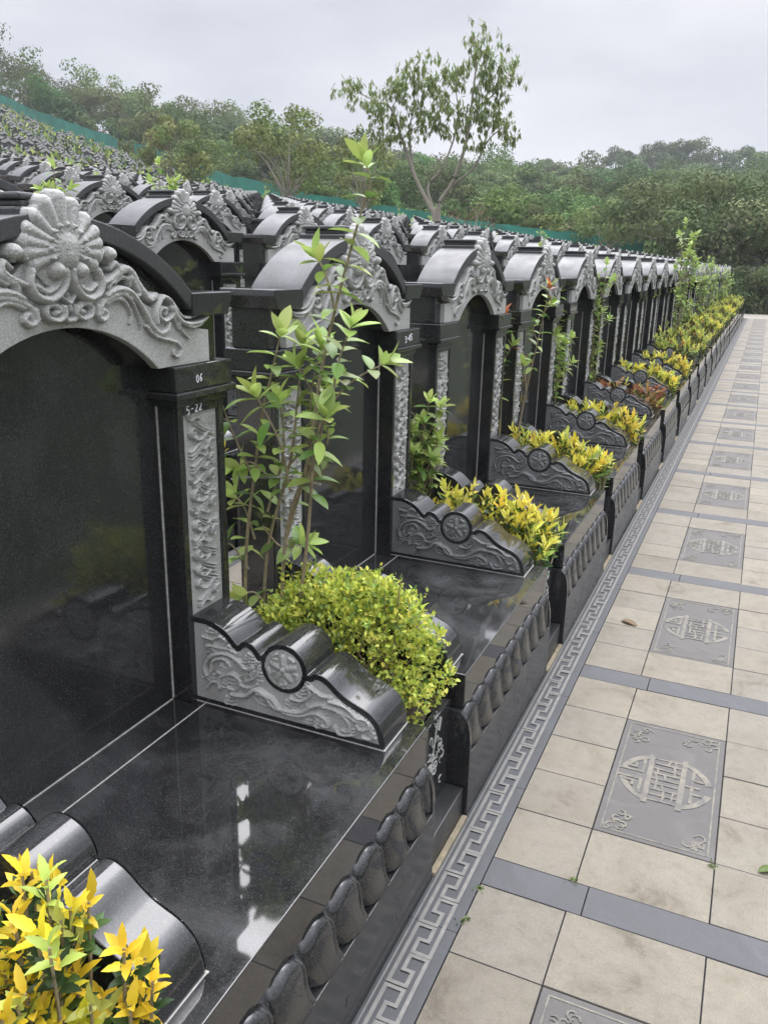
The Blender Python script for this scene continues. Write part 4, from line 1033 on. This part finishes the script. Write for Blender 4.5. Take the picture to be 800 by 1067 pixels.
# yellow shrub glimpsed behind the frontmost tomb
for i, lab in ((1, 'yellow shrub over dark leaves glimpsed in the gap behind the frontmost tomb'), (2, 'yellow shrub in the second row, glimpsed behind the second tomb')):
    t = empty('shrub', (-ROWX, Y1 - .1 + PITCH * (i + .5), ROWZ), label=lab, cat='shrub', group='shrubs between tombs of the second row')
    link(bpy.data.objects.new('foliage', tuftY[i][0]), t); link(bpy.data.objects.new('stems', tuftY[i][1]), t)
    t = empty('planter', (-ROWX, Y1 - .1 + PITCH * (i + .5), ROWZ), label='black planter bed of the second row ' + ('behind the frontmost tomb' if i == 1 else 'behind the second tomb'), cat='planter', group='planters of the second row')
    for k, n in (('p_kerb', 'kerb_block'), ('p_panel', 'front_panel'), ('p_soil', 'soil')): inst(k, t, n)

# small things on the paving
def weed(x, y, seed, lab):
    g = np.random.default_rng(seed); n = 16; P = np.zeros((n, 3)); P[:, :2] = g.normal(size=(n, 2)) * .008; D = unit(n, g); D[:, 2] = np.abs(D[:, 2]) * .5 + .1
    me = leaf_mesh('weed', P, D, np.tile([0, 0, 1.], (n, 1)), g.uniform(.007, .016, n), g.uniform(.004, .007, n), pick(n, [GRN * .7, LIM * .4], [.6, .4], g), seg=3)
    o = bpy.data.objects.new('weed', me); o.location = (x, y, 0); COL.objects.link(o); tag(o, lab, 'weed', 'weeds in the paving joints')
weed(.262, 2.205, 1, 'tiny weed tuft in the joint beside the near dark slate band')
weed(.0, 2.05, 2, 'tiny weed at the tile corner next to the key border')
weed(.655, 2.47, 3, 'tiny weed in the joint at the carved slab corner')
weed(.0, 1.90, 6, 'tiny weed in the joint along the key border, nearest the camera')
def fallen(x, y, rz, L, col, lab):
    me = leaf_mesh('fallen_leaf', [(0, 0, .004)], [(1, 0, .05)], [(0, 0, 1)], L, L * .4, [col], seg=6, curl=.12, fold=.5)
    o = bpy.data.objects.new('fallen_leaf', me); o.location = (x, y, 0); o.rotation_euler.z = rz; COL.objects.link(o); tag(o, lab, 'leaf', 'fallen leaves on the paving')
fallen(.08, 4.31, -.4, .11, (.16, .09, .03), 'dry brown leaf lying on a beige tile')
fallen(.79, 2.50, .7, .075, (.10, .15, .03), 'green leaf lying on the paving at the right edge')

# ------------------------------------------------------------------ fence of green netting
def fence(name, azs, label):
    t = empty(name, (0, 0, 0), label=label, cat='fence', group='green netting fence behind the graves')
    P = []
    for a in azs:
        r = float(np.interp(a, AZ, RF)); x, y = .558 - r * math.sin(R(a)), r * math.cos(R(a)); P.append((x, y, float(terrain_z(x, y)) - .15))
    P = np.array(P); t.location = P[0]; Q = P - P[0]; h = 2.75
    d = np.gradient(Q, axis=0); nn = np.stack([-d[:, 1], d[:, 0], 0 * d[:, 0]], 1); nn /= np.linalg.norm(nn, axis=1)[:, None]
    gg = np.random.default_rng(len(azs)); rows = []
    for k in range(5):
        sag = gg.normal(size=len(Q)) * .05 * (1 if 0 < k < 4 else .4)
        rows.append(Q + nn * sag[:, None] + np.array([0, 0, h * k / 4]) + np.array([0, 0, 1]) * (gg.normal(size=len(Q)) * .04)[:, None])
    G1 = np.stack(rows, 1); mb = MB(); mb.grid(G1, M_NET); mb.grid(G1 - nn[:, None] * .03, M_NET); mb.build('netting', t)
    for k in range(0, len(Q), 3):
        mb = MB(); mb.tube([Q[k] - nn[k] * .08, Q[k] - nn[k] * .08 + [0, 0, h + .12]], .035, M_POST, 6); mb.build('post', t)
fence('fence', np.linspace(7.6, 40.0, 50), 'long green netting fence along the back of the graves, before the woods')
fence('fence', np.linspace(41.0, 50.5, 26), 'green netting fence climbing the hillside at the upper left')

# ------------------------------------------------------------------ trees
def crown_cards(g, centers, radii_, per, L, cols, w, flat=.75, name='crown'):
    P, D, Nn, C, Ls = [], [], [], [], []
    for c, r in zip(centers, radii_):
        U = unit(per, g); k = g.uniform(.35, 1.05, per) ** .5
        p = c + U * r * k[:, None] * [1, 1, flat]
        P.append(p); tn = np.cross(U, unit(per, g)); D.append(tn + unit(per, g) * .3 + [0, 0, -.2]); Nn.append(U * 1.5 + unit(per, g) * .45 + [0, 0, .5])
        base = pick(1, cols, w, g, .12)[0]; C.append(np.clip(base * (1 + g.normal(size=(per, 1)) * .13), .004, .6)); Ls.append(g.uniform(.7, 1.3, per) * L)
    Ls = np.concatenate(Ls)
    return card_mesh(name, np.concatenate(P), np.concatenate(D), np.concatenate(Nn), Ls, Ls * .55, np.concatenate(C))
def make_tree(name, x, y, h, cr, seed, label, group=None, cols=None, w=None, n=26, per=110, L=.32, trunk=.16, base=.35, z=None, bark=None, limbs=7, flat=.75, cat='tree'):
    g = np.random.default_rng(seed); z = float(terrain_z(x, y)) - .1 if z is None else z
    t = empty(name, (x, y, z), label=label, cat=cat, group=group)
    cols = cols if cols is not None else [GRN * .62, DGR * 1.2, LIM * .42]; w = w or [.5, .3, .2]
    cen, rad = [], []
    for _ in range(n):
        u = unit(1, g)[0]; k = g.uniform(.35, 1) ** .6; c = np.array([u[0] * cr * k, u[1] * cr * k, h * base + (h * (1 - base)) * (.5 + .5 * u[2] * k)])
        s = math.sin(math.pi * min(1, max(.12, .12 + .8 * (c[2] / h - base) / (1 - base)))) ** .5; c[:2] *= .45 + .6 * s
        cen.append(c); rad.append(cr * g.uniform(.22, .40))
    mb = MB(); lean = g.normal(size=2) * .05 * h
    tr = catmull([(0, 0, 0), (lean[0] * .2, lean[1] * .3, h * base * .5), (lean[0] * .6, lean[1] * .6, h * base), (lean[0], lean[1], h * .8)], 5)
    mb.tube(tr, np.linspace(trunk, trunk * .25, len(tr)), bark or M_BARK, 8)
    for c in sorted(cen, key=lambda c: c[2])[:max(limbs, 4) * 3]:
        k = int(len(tr) * g.uniform(.3, .75)); a = tr[k]; m_ = (a + c) / 2 + np.array([0, 0, .06 * h]) + g.normal(size=3) * .03 * h
        mb.tube(catmull([a, m_, c], 4), np.linspace(trunk * .42, trunk * .08, 9), bark or M_BARK, 5)
    mb.build('trunk', t)
    link(bpy.data.objects.new('crown', crown_cards(g, cen, rad, int(per * 2.6), L * .58, cols, w, flat)), t)
    return t
# the slender tree against the sky
def sky_tree():
    Y0 = 24.0; g = np.random.default_rng(61); x0, z0 = -8.55, float(ROWZ * 4 + .1)
    limbs = [[(-8.55, z0), (-8.56, 2.82), (-8.7, 3.4), (-9.23, 4.35), (-9.64, 5.36), (-10.04, 6.36), (-10.51, 6.59), (-11.29, 6.98)],
             [(-8.52, z0), (-8.51, 2.82), (-8.5, 3.62), (-8.12, 4.19), (-7.83, 4.88), (-7.64, 5.56), (-7.53, 6.49), (-7.44, 7.46), (-7.55, 8.05)],
             [(-8.56, 3.19), (-8.89, 4.13), (-8.47, 4.76), (-8.13, 5.99), (-8.33, 7.0)], [(-9.36, 4.57), (-9.53, 5.71), (-9.35, 6.39), (-9.3, 7.47)],
             [(-8.12, 4.19), (-7.51, 4.66), (-7.08, 5.33), (-6.57, 5.65)], [(-7.59, 6.16), (-7.01, 6.66), (-6.59, 7.09)]]
    tips = [(-7.55, 8.11), (-7.38, 7.72), (-7.06, 7.37), (-7.67, 7.61), (-7.19, 7.13), (-6.6, 7.15), (-6.66, 6.9), (-6.92, 6.46), (-7.29, 6.28), (-7.62, 6.7), (-7.95, 7.18), (-8.34, 7.2), (-8.89, 7.1), (-9.31, 7.53), (-9.38, 7.27), (-9.2, 6.92), (-8.71, 6.56), (-8.54, 6.35), (-9.94, 7.04), (-9.77, 6.75), (-9.61, 7.02), (-11.29, 6.98), (-11.63, 6.93), (-10.94, 6.68), (-10.6, 6.52), (-10.25, 6.37), (-10.67, 5.82), (-10.23, 5.52), (-9.73, 5.64), (-9.42, 6.32), (-9.01, 6.1), (-9.08, 5.76), (-8.06, 6.19), (-7.74, 5.97), (-7.27, 5.95), (-6.66, 5.79), (-6.56, 5.52), (-6.95, 5.73), (-8.59, 5.67), (-7.87, 5.64), (-7.39, 5.28), (-8.68, 5.94), (-9.91, 6.0), (-8.17, 6.93), (-6.95, 6.85)]
    t = empty('slender_tree', (x0, Y0, z0), label='tall slender tree with drooping leaves standing against the sky', cat='tree')
    mb = MB(); O = np.array([x0, Y0, z0]); L3 = []
    for k, l in enumerate(limbs):
        off = g.normal() * .7; n = len(l)
        c = catmull([(x, Y0 + off * (max(0, j - 1) / n) ** 1.2, z) for j, (x, z) in enumerate(l)], 6) - O
        r0 = (.085, .085, .045, .04, .04, .03)[k]; mb.tube(c, np.linspace(r0, .012, len(c)), M_BARKP, 7); L3.append(c)
    allp = np.concatenate([c[len(c) // 3:] for c in L3]); P, D, Nn, Ls, C = [], [], [], [], []
    for (x, z) in tips:
        d = np.hypot(allp[:, 0] + x0 - x, (allp[:, 2] + z0 - z) + .25); j = np.argmin(d); a = allp[j]
        yo = a[1] + g.normal() * .55; q_ = 1 + yo / Y0; tip = np.array([.558 + (x - .558) * q_ - x0, yo, 1.849 + (z - 1.849) * q_ - z0 + .06]); m_ = (a + tip) / 2 + [0, 0, .08]
        mb.tube(catmull([a, m_, tip], 4), np.linspace(.014, .006, 9), M_BARKP, 5)
        for q in range(11):
            hub = tip + g.normal(size=3) * [.22, .22, .15]; n = 11
            th = g.uniform(0, 6.28, n); dd = np.stack([np.cos(th) * .55, np.sin(th) * .55, -g.uniform(.35, 1.3, n)], 1); dd[:2, 2] *= -.6
            P.append(hub + g.normal(size=(n, 3)) * .03); D.append(dd); Nn.append(np.stack([np.cos(th), np.sin(th), np.full(n, .7)], 1)); Ls.append(g.uniform(.13, .22, n))
            C.append(pick(n, [GRN * [1.5, 1.2, 1.3], GRN * [2.0, 1.5, 1.8], LIM * [.6, .55, .75]], [.4, .35, .25], g))
    mb.build('trunk', t); Ls = np.concatenate(Ls)
    me = leaf_mesh('crown', np.concatenate(P), np.concatenate(D), np.concatenate(Nn), Ls, Ls * .27, np.concatenate(C), seg=3, curl=.2, fold=.3)
    link(bpy.data.objects.new('crown', me), t); t.scale = (1, 1, .945)
sky_tree()
OLV = [np.array([.20, .22, .075]), np.array([.14, .17, .06]), np.array([.25, .24, .09])]; OLV = [c * np.array([.86, .98, .9]) for c in OLV]
MID = [np.array([.09, .125, .048]), np.array([.07, .10, .04]), np.array([.12, .15, .06])]; MID = [c * .95 for c in MID]
DRK = [np.array([.045, .068, .026]), np.array([.032, .05, .02]), np.array([.07, .09, .035])]; DRK = [c * .72 for c in DRK]
make_tree('small_tree', -24.3, 42.0, 6.2, 2.9, 201, 'small olive-green tree with a pale forked trunk before the green fence', cols=OLV, n=34, per=60, L=.34, trunk=.13, base=.32, bark=M_BARKP, z=3.6)
make_tree('small_tree', -20.4, 43.5, 5.4, 1.9, 202, 'thin olive tree just right of the forked one before the fence', cols=OLV, n=20, per=50, L=.32, trunk=.09, base=.3, bark=M_BARKP, z=3.2)
make_tree('small_tree', -35.5, 47, 5.6, 2.1, 203, 'rounded yellow-green tree at the foot of the far hillside graves', cols=OLV, n=26, per=80, L=.34, trunk=.12, base=.15, z=4.9)
make_tree('small_tree', -8.0, 50.0, 5.0, 1.9, 204, 'light green loose tree in front of the fence, left of the big dark tree', cols=[c * [.95, 1.05, 1.1] for c in OLV], n=24, per=60, L=.3, trunk=.08, base=.3, bark=M_BARKP)
make_tree('bare_tree', -13.9, 43.5, 3.4, 1.5, 205, 'small nearly bare reddish tree rising behind the roofs before the fence', cols=[np.array([.13, .09, .06]), np.array([.16, .14, .08])], n=16, per=9, L=.26, trunk=.05, base=.4, bark=M_BARKP, limbs=10, w=[.6, .4])
make_tree('spreading_tree', -3.0, 47.0, 5.9, 4.3, 206, 'big dark spreading tree with visible grey limbs at the right behind the path', cols=[np.array([.12, .155, .062]), np.array([.085, .115, .046]), np.array([.15, .185, .08])], n=52, per=130, L=.34, trunk=.26, base=.36, bark=M_BARKP, limbs=12, flat=.6)
make_tree('spreading_tree', 1.9, 52.0, 6.4, 3.6, 207, 'dark bushy tree at the right edge behind the end of the path', cols=MID, n=44, per=110, L=.36, trunk=.2, base=.25, limbs=9)
make_tree('spreading_tree', -6.9, 58, 4.8, 2.6, 208, 'mid green bushy tree just left of the big spreading tree', cols=MID, n=34, per=110, L=.34, trunk=.16, base=.2)
for k, (x, y, s) in enumerate(((-.9, 42.2, 1.6), (.7, 41.4, 1.45), (2.0, 42.2, 1.8), (3.4, 43.5, 2.0), (-2.6, 43.2, 1.7), (-4.4, 43.6, 1.5), (4.8, 45.5, 2.3), (6.6, 47, 2.5))):
    make_tree('bush', x, y, 1.3 * s, 1.25 * s, 220 + k, 'dark green bush in the hedge beyond the end of the path', 'hedge bushes beyond the path end', cols=MID, n=26, per=90, L=.22, trunk=.05, base=.05, cat='bush')
for k, (x, y, h, cr) in enumerate(((-33.4, 197, 9.5, 4.2), (-25.5, 198, 11, 5.2), (-20.5, 199, 10, 4.6), (-15.8, 199, 11, 5.0), (-7.5, 200, 9.5, 4.2), (-2.2, 200, 10, 4.4), (3.0, 201, 9.5, 4.4), (-47.5, 196, 6.5, 3.2))):
    lab = {0: 'lone round-topped ridge tree left of the tall ridge cluster', 7: 'small pointed tree on the ridge near the middle of the skyline'}.get(k, 'open-crowned tall tree of the ridge cluster against the sky')
    make_tree('ridge_tree', x, y, h * 1.05, cr, 240 + k, lab, 'tall open trees along the ridge', cols=MID, n=24, per=90, L=.8, trunk=.28, base=.30, flat=.75)
# the wood on the hills: one mass of trees
def wood():
    g = np.random.default_rng(88); P, D, Nn, C, Ls = [], [], [], [], []; nt_ = 0
    a = -9.0
    for az_ in np.arange(-7, 53, .01): pass
    pts = []
    for _ in range(9000):
        az_ = g.uniform(-9, 54); rf, rr = np.interp(az_, AZ, RF), np.interp(az_, AZ, RR); r = rf + 4 + (rr + 6 - rf) * g.random() ** .8
        if az_ < 6 and r < 54: continue
        x, y = .558 - r * math.sin(R(az_)), r * math.cos(R(az_)); cr = g.uniform(2.0, 4.0) * (.9 + .3 * (r > 120)) * (1.12 if az_ > 34 else 1)
        if any((x - q[0]) ** 2 + (y - q[1]) ** 2 < (.70 * (cr + q[2])) ** 2 for q in pts): continue
        pts.append((x, y, cr, r))
        if len(pts) > 900: break
    for x, y, cr, r in pts:
        left = math.degrees(math.atan2(-x, y)) > 36
        h = cr * g.uniform(1.35, 1.9) * ((1.0 if math.degrees(math.atan2(-x, y)) > 47 else 1.5) if left else 1.0) * (.72 + .28 * min(1, max(0, (r - 60) / 70))); z = float(terrain_z(x, y)); n = 16; per = 210 if r < 95 else 120 if r < 140 else 70
        hue = np.array([.082, .128, .038]) * g.uniform(.55, 1.5) * (1 + g.normal(size=3) * .10)
        if g.random() < .16: hue = np.array([.10, .115, .042]) * g.uniform(.8, 1.2)
        for q in range(n):
            u = unit(1, g)[0]; k = g.uniform(.3, 1); c = np.array([x + u[0] * cr * .72 * k, y + u[1] * cr * .72 * k, z + h * .40 + abs(u[2]) * h * .46 * k]); rd = cr * g.uniform(.28, .46)
            if q >= 12: c = np.array([x + u[0] * cr, y + u[1] * cr, z + g.uniform(.3, 1.3)]); rd = g.uniform(.8, 1.4)
            U = unit(per, g); kk = g.uniform(.4, 1.05, per) ** .5
            P.append(c + U * rd * kk[:, None] * [1, 1, .75]); tn = np.cross(U, unit(per, g)); D.append(tn + unit(per, g) * .25); Nn.append(U * 1.7 + unit(per, g) * .4 + [0, 0, .4])
            C.append(np.clip(hue * g.uniform(.85, 1.18) * (1 + g.normal(size=(per, 1)) * .09), .004, .5)); Ls.append(g.uniform(.7, 1.3, per) * (.24 if r < 95 else .34 if r < 140 else .48))
    Ls = np.concatenate(Ls)
    me = card_mesh('wood', np.concatenate(P), np.concatenate(D), np.concatenate(Nn), Ls, Ls * .6, np.concatenate(C))
    o = bpy.data.objects.new('wood', me); COL.objects.link(o); tag(o, 'dense green woodland covering the hills behind the cemetery', 'woodland', kind='stuff')
wood()
# low green plants among the far hillside graves
def hill_plants():
    g = np.random.default_rng(91); P, D, Nn, C, Ls = [], [], [], [], []
    for (x, y, z) in hill_pts:
        if g.random() < .75:
            n = 16; U = unit(n, g); U[:, 2] = np.abs(U[:, 2]); P.append(np.array([x - .2, y + .75, z + .7]) + U * [.5, .45, .85]); D.append(U); Nn.append(U + [0, 0, 1]); Ls.append(g.uniform(.25, .5, n))
            C.append(pick(n, [GRN, LIM * .8, YG * .8], [.4, .35, .25], g))
    Ls = np.concatenate(Ls); me = card_mesh('undergrowth', np.concatenate(P), np.concatenate(D), np.concatenate(Nn), Ls, Ls * .5, np.concatenate(C))
    o = bpy.data.objects.new('undergrowth', me); COL.objects.link(o); tag(o, 'yellow-green plants dotted among the tiny far gravestones', 'plants', kind='stuff')
hill_plants()

# ------------------------------------------------------------------ haze
if HAZE > 0:
    m = bpy.data.materials.new('air'); m.use_nodes = True; t = m.node_tree; t.nodes.clear()
    o = t.nodes.new('ShaderNodeOutputMaterial'); v = t.nodes.new('ShaderNodeVolumePrincipled'); v.inputs['Color'].default_value = (.90, .93, .97, 1); v.inputs['Density'].default_value = HAZE; v.inputs['Anisotropy'].default_value = .2
    t.links.new(v.outputs[0], o.inputs['Volume'])
    mb = MB(); mb.box(-720, 720, -720, 720, -40, 48, m); tag(mb.build('haze', smooth=False), kind='stuff')
